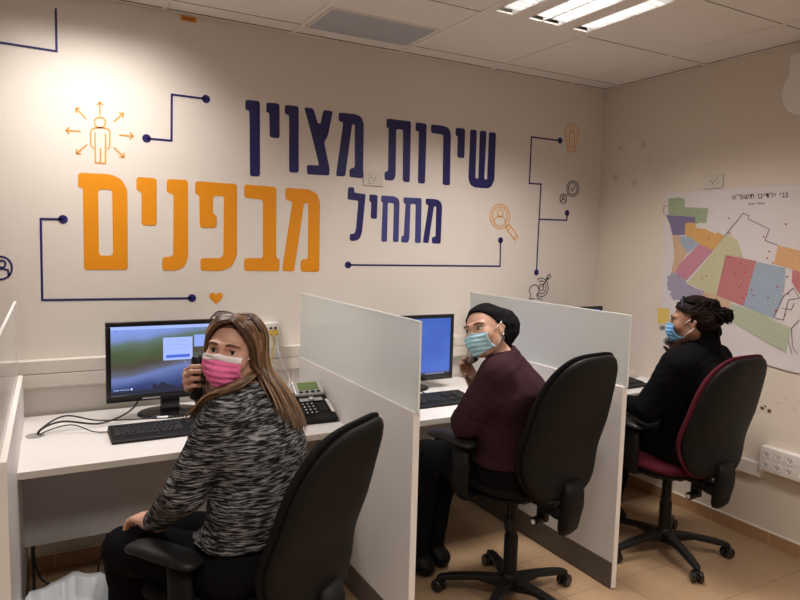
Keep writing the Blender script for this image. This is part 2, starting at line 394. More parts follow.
# ------------------------------------------------------------------ ceiling light fittings
def ceiling_light(i,j,label,dim=1.0,spr=118):
    x0,x1,y0,y1=XS[i],XS[i+1],YS[j],YS[j+1]
    t=thing('ceiling_light',label,'ceiling light',((x0+x1)/2,(y0+y1)/2,ZC),0,'louvred ceiling lights')
    ox,oy=x0-(x0+x1)/2,y0-(y0+y1)/2
    W,H=x1-x0,y1-y0
    slots=((.035,.130),(.220,.405),(.495,.590)); ya,yb=.055,H-.065
    f=MB(); edges=[0.012]+[e for s in slots for e in s]+[W-.012]
    for k in range(0,len(edges),2): f.span((ox+edges[k],oy+.012,-.004),(ox+edges[k+1],oy+H-.012,.004))
    for a,b in slots:
        f.span((ox+a,oy+.012,-.004),(ox+b,oy+ya,.004)); f.span((ox+a,oy+yb,-.004),(ox+b,oy+H-.012,.004))
    f.span((ox+.012,oy+.012,.105),(ox+W-.012,oy+H-.012,.112))
    f.build('frame',M_grid,t)
    for a,b in slots:
        lv=MB()
        lv.span((ox+a,oy+ya,0),(ox+a+.002,oy+yb,.10)); lv.span((ox+b-.002,oy+ya,0),(ox+b,oy+yb,.10))
        lv.span((ox+a,oy+ya,.095),(ox+b,oy+yb,.10))
        n=11; mid=[] if b-a<.12 else [(a+b)/2]
        for m in mid: lv.span((ox+m-.004,oy+ya,.0),(ox+m+.004,oy+yb,.032))
        for k in range(1,n):
            y=oy+ya+(yb-ya)*k/n
            lv.add([(ox+a,y-.001,0),(ox+b,y-.001,0),(ox+b,y-.007,.034),(ox+a,y-.007,.034),(ox+a,y+.001,0),(ox+b,y+.001,0),(ox+b,y+.007,.034),(ox+a,y+.007,.034)],
                   [(0,1,2,3),(7,6,5,4),(3,2,6,7),(0,4,5,1),(0,3,7,4),(1,5,6,2)])
        L=lv.build('louvre',MATS['lamp reflector'],t)
        for m in ([(a+b)/2] if b-a<.12 else [a+.048,b-.048]):
            tb=MB(); tb.tube([(ox+m,oy+ya+.004,.062),(ox+m,oy+yb-.004,.062)],.013,12)
            tb.build('lamp_tube',MATS['lit tube'],L,smooth=True)
        ld=bpy.data.lights.new('lamp_light','AREA'); ld.shape='RECTANGLE'; ld.size=(b-a)*.9; ld.size_y=(yb-ya)*.95
        ld.energy=LAMP_W*dim*(2 if b-a>.12 else 1); ld.color=LAMP_COL; ld.spread=math.radians(spr)
        lo=bpy.data.objects.new('lamp_light',ld); COL.objects.link(lo); lo.parent=t; lo.location=(ox+(a+b)/2,oy+(ya+yb)/2,-.0045)
    return t
for (c,lb) in zip(LC,('lit louvred ceiling light with three bright strips above the wall lettering','louvred ceiling light out of frame above the first desk, nearest the back wall',
                      'louvred ceiling light behind the viewpoint on the map side of the room','louvred ceiling light behind the viewpoint on the left side of the room')):
    ceiling_light(*c,lb,*((.54,128) if 'nearest' in lb else (1.0,132)))
t=thing('ceiling_panel','flat blue grey panel set in the white ceiling grid above the navy lettering','ceiling panel',(1.46,3.0,ZC))
MB().span((-.275,-.158,-.007),(.275,.15,-.002)).build('plate',M_panel,t)
fr=MB()
for a,b in (((-.285,-.168,-.006),(.285,-.158,0)),((-.285,.15,-.006),(.285,.158,0)),((-.285,-.158,-.006),(-.275,.15,0)),((.275,-.158,-.006),(.285,.15,0))): fr.span(a,b)
fr.build('frame',M_grid,t)

# ------------------------------------------------------------------ lettering and drawings on the back wall
D=json.loads(r'''{"A":[["final nun",[[915,2228],[989,2230],[991,1857],[940,1854],[936,2177],[915,2180]]],["yod",[[1022,2228],[1091,2230],[1093,2056],[1041,2056],[1038,2177],[1022,2179]]],["vav",[[1119,2227],[1194,2229],[1198,1890],[1146,1887],[1143,2178],[1120,2181]]],["tsadi",[[1223,2228],[1274,2228],[1301,2154],[1316,2154],[1331,2226],[1385,2226],[1359,2095],[1338,2058],[1372,1923],[1371,1887],[1244,1885],[1243,1934],[1312,1935],[1263,2105]]],["mem",[[1418,2223],[1518,2225],[1550,2216],[1568,2182],[1570,1885],[1489,1887],[1488,1932],[1520,1939],[1515,2169],[1499,2170],[1463,1888],[1409,1886],[1447,2174],[1419,2178]]]],"B":[["tav",[[1707,2223],[1864,2224],[1866,1882],[1821,1884],[1814,2173],[1770,2172],[1773,1912],[1758,1884],[1704,1885],[1703,1930],[1725,1936],[1722,2172],[1708,2174]]],["vav",[[1894,2223],[1968,2221],[1968,1881],[1920,1881],[1917,2174],[1895,2175]]],["resh",[[1997,2222],[2083,2222],[2120,2213],[2135,2179],[2140,1882],[2089,1883],[2083,2172],[1999,2173]]],["yod",[[2167,2220],[2234,2221],[2236,2048],[2185,2049],[2184,2172],[2169,2175]]],["shin",[[2272,2221],[2319,2222],[2321,1937],[2343,1933],[2342,2221],[2391,2223],[2387,1935],[2409,1933],[2410,2219],[2462,2221],[2464,1935],[2443,1894],[2417,1881],[2319,1881],[2285,1896],[2271,1932]]]],"C":[["lamed",[[1482,1833],[1518,1833],[1519,1805],[1589,1800],[1571,1592],[1558,1554],[1527,1541],[1498,1542],[1497,1579],[1526,1582],[1534,1607],[1545,1762],[1479,1766]]],["yod",[[1611,1801],[1663,1799],[1661,1667],[1623,1668],[1624,1758],[1612,1763]]],["het",[[1685,1799],[1768,1798],[1798,1785],[1803,1760],[1803,1541],[1767,1542],[1767,1758],[1728,1761],[1728,1541],[1692,1542],[1696,1761],[1686,1764]]],["tav",[[1828,1796],[1948,1797],[1951,1539],[1912,1539],[1910,1761],[1875,1761],[1874,1561],[1864,1538],[1820,1540],[1821,1575],[1836,1578],[1843,1760],[1829,1763]]],["mem",[[1976,1797],[2054,1796],[2081,1782],[2090,1756],[2088,1537],[2027,1538],[2027,1575],[2051,1577],[2050,1754],[2034,1755],[2003,1538],[1965,1542],[1997,1760],[1977,1763]]]],"D":[["final mem",[[161,1817],[296,1819],[341,1799],[365,1752],[363,1382],[177,1382],[179,1750],[160,1753]]],["hole",[[241,1749],[300,1750],[300,1448],[241,1447]]],["yod",[[405,1815],[494,1814],[492,1592],[424,1593],[426,1746],[404,1754]]],["nun",[[540,1814],[637,1815],[636,1440],[617,1396],[579,1378],[515,1381],[516,1443],[566,1447],[570,1745],[539,1750]]],["pe",[[671,1813],[874,1811],[875,1456],[849,1398],[796,1377],[695,1378],[695,1440],[791,1441],[807,1456],[810,1748],[757,1747],[755,1658],[775,1650],[773,1590],[692,1589],[690,1745],[671,1752]]],["bet",[[911,1812],[1077,1809],[1080,1444],[1099,1437],[1098,1375],[912,1377],[912,1441],[1010,1443],[1008,1741],[911,1746]]],["mem",[[1126,1808],[1258,1807],[1302,1787],[1320,1742],[1321,1371],[1215,1373],[1214,1436],[1255,1440],[1253,1734],[1230,1735],[1178,1374],[1112,1376],[1166,1742],[1127,1745]]]],"L":{"a":[[-229,2336],[86,2332],[87,2512]],"b":[[451,1995],[562,1995],[565,2209],[723,2208]],"c":[[97,1607],[10,1606],[8,1248],[654,1243]],"d":[[1490,1409],[2534,1405],[2530,1567]],"e":[[2979,2221],[2741,2221],[2740,1931],[2836,1933],[2833,1708],[2831,1365]],"f":[[2833,1708],[3070,1711],[3070,1759]]},"I":{"person":[[[277,2049],[276,2044],[274,2039],[271,2034],[268,2030],[263,2027],[258,2025],[253,2024],[248,2024],[243,2025],[239,2027],[235,2031],[233,2035],[231,2040],[231,2045],[231,2050],[233,2055],[236,2060],[239,2064],[244,2067],[249,2069],[254,2070],[259,2070],[264,2069],[268,2067],[272,2063],[274,2059],[276,2055],[277,2049]],[[254,2080],[254,2137]],[[267,2124],[254,2137],[241,2121]],[[198,2056],[158,2098]],[[176,2100],[158,2098],[157,2078]],[[175,2000],[117,1998]],[[130,2013],[117,1998],[129,1984]],[[199,1944],[156,1901]],[[157,1921],[156,1901],[174,1901]],[[310,2056],[352,2098]],[[350,2077],[352,2098],[333,2097]],[[333,2000],[392,2000]],[[376,1985],[392,2000],[379,2015]],[[309,1943],[352,1901]],[[332,1900],[352,1901],[352,1922]],[[227,1931],[218,1938],[214,1948],[215,2002],[220,2014],[233,2021],[253,2025],[276,2024],[291,2017],[294,2006],[292,1945],[287,1935],[280,1934]],[[232,2001],[232,1867],[274,1867],[276,2000]],[[254,1933],[253,1868]]],"bulb":[[[3045,2196],[3036,2225],[3021,2256],[3020,2295],[3037,2321],[3074,2337],[3114,2329],[3134,2307],[3138,2272],[3126,2239],[3117,2200],[3045,2196],[3047,2167],[3067,2158],[3102,2161],[3117,2173],[3117,2200]],[[3046,2182],[3118,2186]],[[3093,2305],[3092,2298],[3088,2293],[3081,2290],[3073,2289],[3066,2291],[3061,2295],[3059,2301],[3060,2307],[3064,2313],[3071,2316],[3079,2317],[3086,2315],[3091,2310],[3093,2305]],[[3062,2206],[3055,2275],[3064,2282],[3093,2285],[3104,2280],[3103,2207]],[[3080,2240],[3083,2205]]],"check":[[[3162,1923],[3162,1912],[3159,1901],[3153,1891],[3145,1882],[3135,1875],[3124,1871],[3113,1869],[3101,1870],[3089,1873],[3079,1878],[3070,1886],[3063,1895],[3059,1906],[3057,1917],[3057,1929],[3060,1940],[3066,1950],[3074,1958],[3083,1965],[3094,1969],[3106,1971],[3118,1971],[3129,1968],[3140,1962],[3149,1955],[3156,1945],[3160,1935],[3162,1923]],[[3148,1923],[3147,1914],[3145,1905],[3141,1898],[3135,1891],[3128,1886],[3120,1883],[3112,1881],[3103,1882],[3095,1884],[3087,1888],[3081,1894],[3076,1901],[3073,1909],[3071,1918],[3071,1927],[3074,1935],[3078,1943],[3083,1949],[3090,1955],[3098,1958],[3107,1959],[3115,1959],[3123,1957],[3131,1952],[3137,1947],[3143,1939],[3146,1931],[3148,1923]],[[3090,1924],[3104,1905],[3130,1939]],[[3059,1852],[3058,1841],[3054,1831],[3047,1824],[3037,1820],[3027,1819],[3018,1823],[3010,1829],[3004,1838],[3001,1849],[3003,1860],[3007,1870],[3014,1877],[3023,1881],[3033,1882],[3043,1879],[3051,1872],[3057,1863],[3059,1852]],[[3040,1862],[3038,1856],[3033,1852],[3027,1852],[3022,1855],[3020,1861],[3021,1867],[3026,1870],[3032,1871],[3037,1868],[3040,1862]],[[3014,1828],[3018,1844],[3030,1849],[3044,1846],[3049,1830]],[[3051,1871],[3074,1881]]],"glass":[[[2595,1717],[2594,1700],[2589,1684],[2580,1669],[2569,1656],[2554,1647],[2538,1641],[2521,1638],[2504,1640],[2488,1645],[2473,1653],[2460,1665],[2450,1679],[2444,1695],[2441,1711],[2442,1728],[2447,1744],[2456,1759],[2467,1771],[2481,1781],[2497,1787],[2514,1790],[2531,1789],[2547,1784],[2562,1776],[2575,1764],[2585,1750],[2592,1734],[2595,1717]],[[2576,1717],[2575,1703],[2572,1690],[2565,1678],[2556,1668],[2546,1661],[2533,1656],[2520,1654],[2507,1655],[2495,1659],[2484,1666],[2474,1675],[2467,1686],[2462,1699],[2460,1712],[2460,1725],[2464,1738],[2470,1750],[2479,1759],[2490,1767],[2502,1772],[2514,1774],[2527,1773],[2540,1769],[2551,1763],[2561,1754],[2569,1742],[2574,1730],[2576,1717]],[[2542,1737],[2540,1727],[2534,1720],[2525,1715],[2515,1715],[2506,1718],[2499,1726],[2497,1735],[2498,1744],[2504,1752],[2513,1757],[2523,1757],[2533,1753],[2539,1746],[2542,1737]],[[2477,1667],[2476,1691],[2492,1709],[2520,1714],[2549,1710],[2561,1694],[2563,1670]],[[2567,1646],[2594,1668],[2667,1594],[2644,1569],[2567,1646]],[[2582,1633],[2610,1652]],[[2631,1579],[2658,1603]]],"target":[[[2841,1314],[2849,1320],[2857,1324],[2866,1327],[2875,1328],[2885,1327],[2894,1325],[2903,1321],[2911,1315],[2919,1308],[2925,1300],[2930,1291],[2934,1282],[2936,1272],[2937,1261],[2936,1251],[2933,1242],[2929,1233],[2923,1225],[2917,1218],[2909,1213],[2900,1209],[2891,1207],[2882,1207],[2872,1208],[2863,1211],[2855,1216],[2847,1222],[2840,1229]],[[2854,1300],[2859,1304],[2865,1307],[2870,1309],[2877,1310],[2883,1309],[2889,1307],[2895,1305],[2901,1301],[2906,1296],[2910,1290],[2913,1284],[2916,1277],[2917,1270],[2918,1263],[2917,1256],[2915,1250],[2913,1243],[2909,1238],[2905,1233],[2899,1229],[2894,1227],[2888,1225],[2881,1225],[2875,1226],[2869,1228],[2863,1231],[2858,1236],[2853,1241]],[[2899,1267],[2898,1258],[2893,1250],[2886,1246],[2877,1246],[2869,1251],[2864,1258],[2861,1268],[2863,1277],[2867,1285],[2875,1289],[2883,1289],[2891,1284],[2896,1277],[2899,1267]],[[2880,1267],[2934,1333]],[[2919,1317],[2924,1341],[2946,1353],[2953,1336],[2935,1321],[2919,1317]],[[2784,1193],[2792,1218],[2778,1248],[2792,1276],[2825,1287],[2853,1271],[2859,1235],[2844,1214],[2852,1197],[2885,1186]],[[2778,1193],[2826,1194]]],"round":[[[-105,1390],[-106,1379],[-109,1369],[-115,1359],[-121,1351],[-130,1346],[-139,1342],[-148,1341],[-157,1342],[-166,1346],[-174,1352],[-180,1359],[-185,1369],[-188,1379],[-188,1390],[-187,1401],[-184,1411],[-179,1420],[-172,1428],[-164,1434],[-155,1438],[-145,1439],[-136,1438],[-127,1434],[-120,1429],[-113,1421],[-108,1411],[-105,1401],[-105,1390]],[[-128,1407],[-130,1401],[-133,1395],[-138,1392],[-144,1392],[-149,1395],[-152,1400],[-153,1407],[-152,1414],[-148,1419],[-143,1422],[-138,1422],[-133,1419],[-129,1414],[-128,1407]],[[-168,1356],[-164,1381],[-141,1388],[-119,1381],[-116,1355]]]},"M":{"green":[[[2727,1846],[2663,1846],[2650,1851],[2638,1842],[2610,1839],[2611,1791],[2451,1778],[2457,1695],[2505,1698],[2515,1688],[2529,1696],[2532,1731],[2720,1746]]],"purple":[[[2739,1746],[2532,1731],[2529,1696],[2599,1699],[2594,1626],[2682,1625],[2709,1698]]],"orange":[[[2599,1699],[2529,1696],[2520,1667],[2461,1661],[2395,1633],[2381,1644],[2339,1622],[2400,1541],[2452,1547],[2493,1575],[2594,1626]]],"peach":[[[2682,1625],[2625,1626],[2617,1572],[2569,1520],[2619,1453],[2646,1398],[2672,1402],[2658,1500]]],"blue":[[[2625,1622],[2563,1615],[2493,1575],[2569,1520],[2617,1572]],[[2147,1488],[1984,1462],[1981,1370],[1990,1286],[2025,1199],[2195,1242],[2170,1355]]],"pink":[[[2493,1575],[2400,1541],[2567,1355],[2629,1393],[2646,1398],[2619,1453]]],"lime":[[[2339,1622],[2309,1628],[2259,1601],[2219,1504],[2318,1517],[2362,1290],[2555,1344],[2400,1531]]],"red":[[[2322,1517],[2142,1491],[2170,1355],[2196,1244],[2362,1290]],[[1947,1454],[1892,1452],[1881,1317],[1919,1354],[1946,1393]]],"lavender":[[[2672,1402],[2629,1393],[2567,1352],[2555,1338],[2445,1300],[2468,1251],[2645,1235],[2676,1268],[2663,1282],[2702,1327]],[[2699,1383],[2569,1337],[2439,1306],[2455,1253],[2692,1291]]],"tan":[[[2439,1306],[2362,1290],[2274,1264],[2277,1158],[2455,1253]]],"sage":[[[2273,1253],[2081,1214],[2025,1188],[1928,1159],[1948,1027],[2047,1064],[2277,1158]]],"amber":[[[2030,1577],[1846,1537],[1837,1430],[2045,1480]]],"yellow":[[[2757,1177],[2669,1180],[2666,1087],[2749,1081]]],"seal":[[[2688,1060],[2690,1055],[2694,1050],[2701,1046],[2709,1044],[2718,1044],[2725,1046],[2730,1049],[2732,1054],[2731,1059],[2726,1064],[2719,1068],[2711,1070],[2703,1070],[2695,1068],[2690,1065]]]},"ML":[[[2338,1621],[2237,1746],[2202,1731],[2206,1715],[2084,1660],[2103,1600],[2030,1577]],[[2025,1199],[1982,1318],[1935,1363],[1901,1315],[1955,1300],[1972,1195],[2015,1200]],[[1928,1159],[1892,1205]],[[1928,1159],[1916,1068],[1888,1032]],[[1939,1096],[1925,1056],[1916,1029]],[[1988,1255],[1936,1251],[1924,1288]],[[2739,1746],[2754,1753],[2757,1795],[2724,1803]]],"MS":[[2752,1880],[1948,1891],[1852,1892],[1796,932],[1921,938],[2197,963],[2510,939],[2715,918]]}''')
EPS=.0015
def onwall(x,z,s): return (x,YB-(EPS if s else .0001),z)
def letters(key,name,label,mats,rad):
    items=D[key]; x0=min(p[0] for _,q in items for p in q)/1000; z0=min(p[1] for _,q in items for p in q)/1000
    root=thing(name,label,'wall lettering',(0,0,0)); k=0
    for nm,pts in items:
        if nm=='hole': continue
        out=smooth_poly([(p[0]/1000,p[1]/1000) for p in pts],rad)
        holes=[smooth_poly([(p[0]/1000,p[1]/1000) for p in h],rad) for n2,h in items if n2=='hole'] if nm=='final mem' else []
        bm_obj('letter',prism_fill([(out,holes)],onwall),mats[k%len(mats)],root); k+=1
    return root
letters('B','wall_lettering','navy Hebrew word at the right end of the top line, under the ceiling panel',[M_navy],.014)
letters('A','wall_lettering','navy Hebrew word at the left end of the top line, left of the small socket',[M_navy],.014)
letters('C','wall_lettering','smaller navy Hebrew word on the second line beside the big orange word',[M_navy,M_navy,M_navyl,M_navyl,M_navy],.010)
letters('D','wall_lettering','big orange Hebrew word on the second line over the first monitor',[M_orange],.016)
def ribbon(mb,pts,w,closed=False):
    P=[V(*p) for p in pts]; m=len(P); L=[];R=[]
    for i in range(m):
        a=P[i-1] if i>0 else None; c=P[i+1] if i<m-1 else None
        if a is None: d=nrm(c-P[i]); n=V(-d[1],d[0]); k=1
        elif c is None: d=nrm(P[i]-a); n=V(-d[1],d[0]); k=1
        else:
            d1=nrm(P[i]-a); d2=nrm(c-P[i]); n1=V(-d1[1],d1[0]); n2=V(-d2[1],d2[0]); s=n1+n2
            n=nrm(s) if np.linalg.norm(s)>.2 else n1; k=min(1/max(np.dot(n,n1),.45),2)
        L.append(P[i]+n*w/2*k); R.append(P[i]-n*w/2*k)
    vs=[onwall(*p,1) for p in L]+[onwall(*p,1) for p in R]+[onwall(*p,0) for p in L]+[onwall(*p,0) for p in R]
    fs=[]
    for i in range(m-1):
        fs += [(i,i+1,m+i+1,m+i),(i,2*m+i,2*m+i+1,i+1),(m+i,m+i+1,3*m+i+1,3*m+i)]
    mb.add(vs,fs)
def disc(mb,c,r):
    n=24; vs=[onwall(c[0]+r*math.cos(2*PI*k/n),c[1]+r*math.sin(2*PI*k/n),1) for k in range(n)]+[onwall(c[0]+r*math.cos(2*PI*k/n),c[1]+r*math.sin(2*PI*k/n),0) for k in range(n)]
    mb.add(vs,[tuple(range(n))]+[(k,(k+1)%n,n+(k+1)%n,n+k) for k in range(n)])
def mm(pts): return [(p[0]/1000,p[1]/1000) for p in pts]
def circuit(paths,dots,label):
    t=thing('circuit_line',label,'wall drawing')
    mb=MB()
    for p in paths: ribbon(mb,mm(p),.0095)
    mb.build('line',M_navy,t)
    for d in dots:
        k=MB(); disc(k,(d[0]/1000,d[1]/1000),.0195); k.build('dot',M_navy,t)
L_=D['L']
circuit([L_['a']],[],'bent navy line cut off by the top left corner of the wall')
circuit([L_['b']],[L_['b'][0],L_['b'][-1]],'short stepped navy line with two dots beside the orange person with arrows')
circuit([L_['c']],[L_['c'][0],L_['c'][-1]],'navy bracket line with two dots running under the big orange word to the heart')
circuit([L_['d']],[L_['d'][0],L_['d'][-1]],'navy line with two dots running under the smaller navy word to the magnifier')
circuit([L_['e'],L_['f']],[L_['e'][0],L_['e'][-1],L_['f'][-1]],'tall branching navy line with three dots beside the light bulb drawing')
def icon(key,label,m,w,name):
    mb=MB()
    for p in D['I'][key]: ribbon(mb,mm(p),w)
    tag(mb.build(name,m),label,'wall drawing')
icon('person','orange outline drawing of a person with seven arrows around it',M_orangel,.006,'person_drawing')
icon('bulb','faint orange outline drawing of a light bulb near the wall corner',M_orangel,.0055,'bulb_drawing')
icon('check','dark outline drawing of a check mark in a ring near the wall corner',M_dark,.0055,'check_drawing')
icon('glass','orange outline drawing of a magnifying glass over a small bust',M_orangel,.006,'magnifier_drawing')
icon('target','dark outline drawing of a head and target with an arrow above the far partition',M_dark,.0055,'target_drawing')
icon('round','dark ring with a small bust, cut off at the left edge',M_navy,.008,'person_badge_drawing')
hp=[]
for k in range(40):
    a=2*PI*k/40; hp.append((.771+.0335*math.sin(a)**3, 1.243+.0027*(13*math.cos(a)-5*math.cos(2*a)-2*math.cos(3*a)-math.cos(4*a))*.78))
tag(bm_obj('heart_drawing',prism_fill([(hp,[])],onwall),M_orange),'small solid orange heart on the wall above the first monitor','wall drawing')
t=thing('warning_sticker','small orange sticker on the wall right under the ceiling','sticker',(.643,YB,2.568))
MB().span((-.036,-.0012,-.013),(.036,0,.012)).build('sheet',mat('orange sticker',(.70,.26,.03),.5),t)
k=MB()
for i in range(7): k.span((-.028+i*.008,-.0018,-.006),(-.023+i*.008,-.0011,.006 if i%2 else .002))
k.build('print',mat('dark red print',(.25,.05,.02),.6),t)

# ------------------------------------------------------------------ sockets and trunking
def socket_round(mb,c,n,up,r=.019):
    """round socket recess: ring plus three slots on a plate; n outward, up"""
    n=Vector(n);up=Vector(up);s=n.cross(up)
    M=Matrix((s,up,n)).transposed()
    mb.lathe([(r,.0003),(r,.003),(r*.86,.003),(r*.8,.0009),(r*.05,.0009)],c,20,M)
    for a,b,rot in ((-.006,.004,.5),(.006,.004,-.5),(0,-.008,0)):
        p=Vector(c)+s*a+up*b+n*.0016
        R=M@Matrix.Rotation(rot,3,'Z'); mb.box(p,(.0028,.0075,.002),R,1)
def wall_socket(label,c,n):
    n=Vector(n); up=Vector((0,0,1)); s=n.cross(up); M=Matrix((s,up,n)).transposed()
    t=thing('wall_socket',label,'socket',c)
    MB().box(n*.004,(.122,.076,.008),M).build('plate',M_offw,t,bevel=.003)
    k=MB(); k.box(n*.0095,(.058,.052,.004),M); k.build('insert',M_offw,t,bevel=.002)
    h=MB()
    for a,b,rot in ((-.011,.004,.6),(.011,.004,-.6),(0,-.011,0)):
        h.box(s*a+up*b+n*.0118,(.004,.010,.001),M@Matrix.Rotation(rot,3,'Z'))
    h.build('slots',M_black,t)
wall_socket('small off white socket plate between the navy words on the back wall',(1.632,YB,1.886),(0,-1,0))
wall_socket('small off white socket plate above the map on the right wall',(XR,2.431,1.927),(-1,0,0))
t=thing('cable_trunking','off white double cable trunking running along the back wall behind the desks','cable trunking',(.7,YB,.87))
for z0,z1 in ((.861,.9215),(.9235,.984)):
    MB().span((XL-.69,-.046,z0-.87),(XR-.705,-.001,z1-.87)).build('duct',M_offw,t,bevel=.004)
t=thing('data_outlet','white data outlet box with yellow network plugs over the trunking behind the first desk','outlet box',(1.030,YB,1.042))
MB().span((-.105,-.034,-.066),(.058,0,.066)).build('box',M_white,t,bevel=.003)
Mx=Matrix(((1,0,0),(0,0,-1),(0,1,0)))
k=MB(); k.lathe([(.027,0),(.027,.005),(.021,.005),(.018,.001)],(-.050,-.034,.016),24,Mx); k.build('round_socket',M_blackg,t)
k=MB(); k.lathe([(.020,0),(.020,.004),(.015,.004)],(-.050,-.034,-.036),24,Mx); k.build('round_socket',M_black,t)
for x in (.018,.042):
    k=MB(); k.box((x-.004,-.046,.012),(.015,.024,.014)); k.box((x-.004,-.037,.020),(.017,.008,.020)); k.build('network_plug',M_yellow,t,bevel=.002)
    k=MB(); k.box((x-.004,-.036,.040),(.012,.005,.010)); k.build('port',M_black,t)
def cable(label,pts,r,m,name='cable',group=None):
    """smooth cable through points"""
    P=[V(*p) for p in pts]; P=[2*P[0]-P[1]]+P+[2*P[-1]-P[-2]]; out=[]
    for i in range(1,len(P)-2):
        for k in range(9):
            t=k/9; a,b,c,d=P[i-1],P[i],P[i+1],P[i+2]
            out.append(.5*((2*b)+(c-a)*t+(2*a-5*b+4*c-d)*t*t+(3*b-a-3*c+d)*t**3))
    out.append(P[-2]); mb=MB(); mb.tube(out,r,8)
    return tag(mb.build(name,m,smooth=True),label,'cable',group)
cable('white network cable looping from a yellow plug down behind the black desk phone',[(1.080,3.250,1.048),(1.068,3.235,1.030),(1.068,3.215,.973),(1.092,3.205,.895),(1.121,3.195,.842),(1.122,3.18,.813),(1.095,3.12,.785),(1.10,3.06,.76),(1.09,3.00,.7345)],.0034,M_white)
cable('thin yellow network cable hanging down from the left yellow plug',[(1.056,3.238,1.060),(1.05,3.222,1.04),(1.045,3.225,.98),(1.028,3.20,.90),(1.02,3.16,.80),(1.015,3.05,.7345)],.0026,MATS['yellow plug'])
cable('thin white cord slanting down the wall gap beside the partition',[(1.155,3.228,.935),(1.15,3.20,.86),(1.13,3.18,.79),(1.145,3.14,.7345)],.0018,M_white)
# socket strip low on the right wall
t=thing('socket_strip','white strip of round sockets in two rows low on the right wall','socket strip',(XR,1.80,.46))
MB().span((-.048,-.25,-.062),(0,.213,.066)).build('box',M_white,t,bevel=.003)
for r_ in (-.027,.03):
    for q in range(6):
        k=MB(); socket_round(k,(-.048,.178-q*.062,r_),(-1,0,0),(0,0,1),.021); k.build('socket',[M_white,M_black],t,smooth=False)
t=thing('cable_duct','white cable duct low on the right wall behind the burgundy chair','cable duct',(XR,2.65,.385))
MB().span((-.03,-.635,-.038),(-.001,.235,.036)).build('body',M_white,t,bevel=.003)
sc=MB()
for (y,z,r) in ((2.05,.712,.011),(2.01,.706,.013),(2.035,.726,.007)):
    n=9; random.seed(int(y*1000)); sc.add([(XR-.001,y+r*(.7+.5*random.random())*math.cos(2*PI*k/n),z+r*(.6+.4*random.random())*math.sin(2*PI*k/n)) for k in range(n)],[tuple(range(n))])
tag(sc.build('wall_chip',M_rust),'rusty chipped spots in the right wall plaster below the map','wall damage')
t=thing('wall_unit','white wall unit with a round lower body under the ceiling at the right edge','wall unit',(XR,1.93,2.36))
MB().span((-.055,-.10,.0),(0,.087,.165)).build('upper_box',M_white,t,bevel=.006)
k=MB(); Mz=Matrix(((0,0,-1),(0,1,0),(1,0,0))); k.lathe([(.125,0),(.125,.035),(.118,.05),(.10,.056),(.02,.058)],(0,0,-.02),40,Mz); k.build('round_body',M_white,t,smooth=False,bevel=.003)

# ------------------------------------------------------------------ map poster on the right wall
mp=D['MS']; M_=D['M']
def pos_map(y,z):       # the sheet stands off the wall a little and its lower edge curls
    c=max(0,(1.0-z))*.10*max(0,math.sin((y-1.8)*5.2))
    return XR-.004-max(0,c)
m=MB(); ny,nz=40,30
zt=lambda y:1.8795+(2.752-y)*.014
def zb(y):
    pts=[(1.79,.934),(1.921,.937),(2.08,.955),(2.197,.962),(2.36,.95),(2.51,.938),(2.72,.917)]
    for (a,b),(c,d) in zip(pts,pts[1:]):
        if a<=y<=c: return b+(d-b)*(y-a)/(c-a)
    return pts[-1][1] if y>2.7 else pts[0][1]
for j in range(nz+1):
    for i in range(ny+1):
        v=j/nz; y=1.79+(2.752-.036*(1-v)-1.79)*i/ny; z=zb(y)+(zt(y)-zb(y))*v; m.v.append((pos_map(y,z),y,z))
for j in range(nz):
    for i in range(ny):
        a=j*(ny+1)+i; m.f.append((a,a+1,a+ny+2,a+ny+1)); m.m.append(0)
nv=len(m.v); m.v += [(x+.0012,y,z) for (x,y,z) in m.v]; nf=len(m.f)
for q in list(m.f[:nf]): m.f.append(tuple(i+nv for i in reversed(q))); m.m.append(0)
mlist=[M_paper]
lay=0
for nm in ('lavender','peach','tan','green','purple','orange','blue','pink','lime','red','sage','amber','yellow','seal'):
    mlist.append(MATS['map '+nm]); lay+=1
    for poly in M_[nm]:
        lay+=1
        cl=[(max(1.792,p[0]/1000),p[1]/1000) for p in poly]
        bm=bmesh.new(); vs=[bm.verts.new((0,p[0],p[1])) for p in cl]; es=[bm.edges.new((vs[i],vs[(i+1)%len(vs)])) for i in range(len(vs))]
        bmesh.ops.triangle_fill(bm,use_beauty=True,edges=es)
        bmesh.ops.subdivide_edges(bm,edges=[e for e in bm.edges if e.calc_length()>.12],cuts=2,use_grid_fill=True)
        bmesh.ops.triangulate(bm,faces=bm.faces)
        bm.verts.ensure_lookup_table(); bm.verts.index_update()
        m.add([(pos_map(v.co.y,v.co.z)-.0006-.00005*lay,v.co.y,v.co.z) for v in bm.verts],[[v.index for v in f.verts] for f in bm.faces],len(mlist)-1); bm.free()
mlist.append(mat('map ink',(.10,.09,.09),.7)); ink=len(mlist)-1
for pts in D['ML']:
    q=[(max(1.792,p[0]/1000),p[1]/1000) for p in pts]
    for a,b in zip(q,q[1:]):
        d=nrm(V(b[0]-a[0],b[1]-a[1],0)+1e-9); n=V(-d[1],d[0])*.0016
        m.add([(pos_map(*a)-.0022,a[0]+n[0],a[1]+n[1]),(pos_map(*b)-.0022,b[0]+n[0],b[1]+n[1]),(pos_map(*b)-.0022,b[0]-n[0],b[1]-n[1]),(pos_map(*a)-.0022,a[0]-n[0],a[1]-n[1])],[(0,1,2,3)],ink)
mlist.append(mat('map red marks',(.45,.05,.05),.7)); random.seed(4)
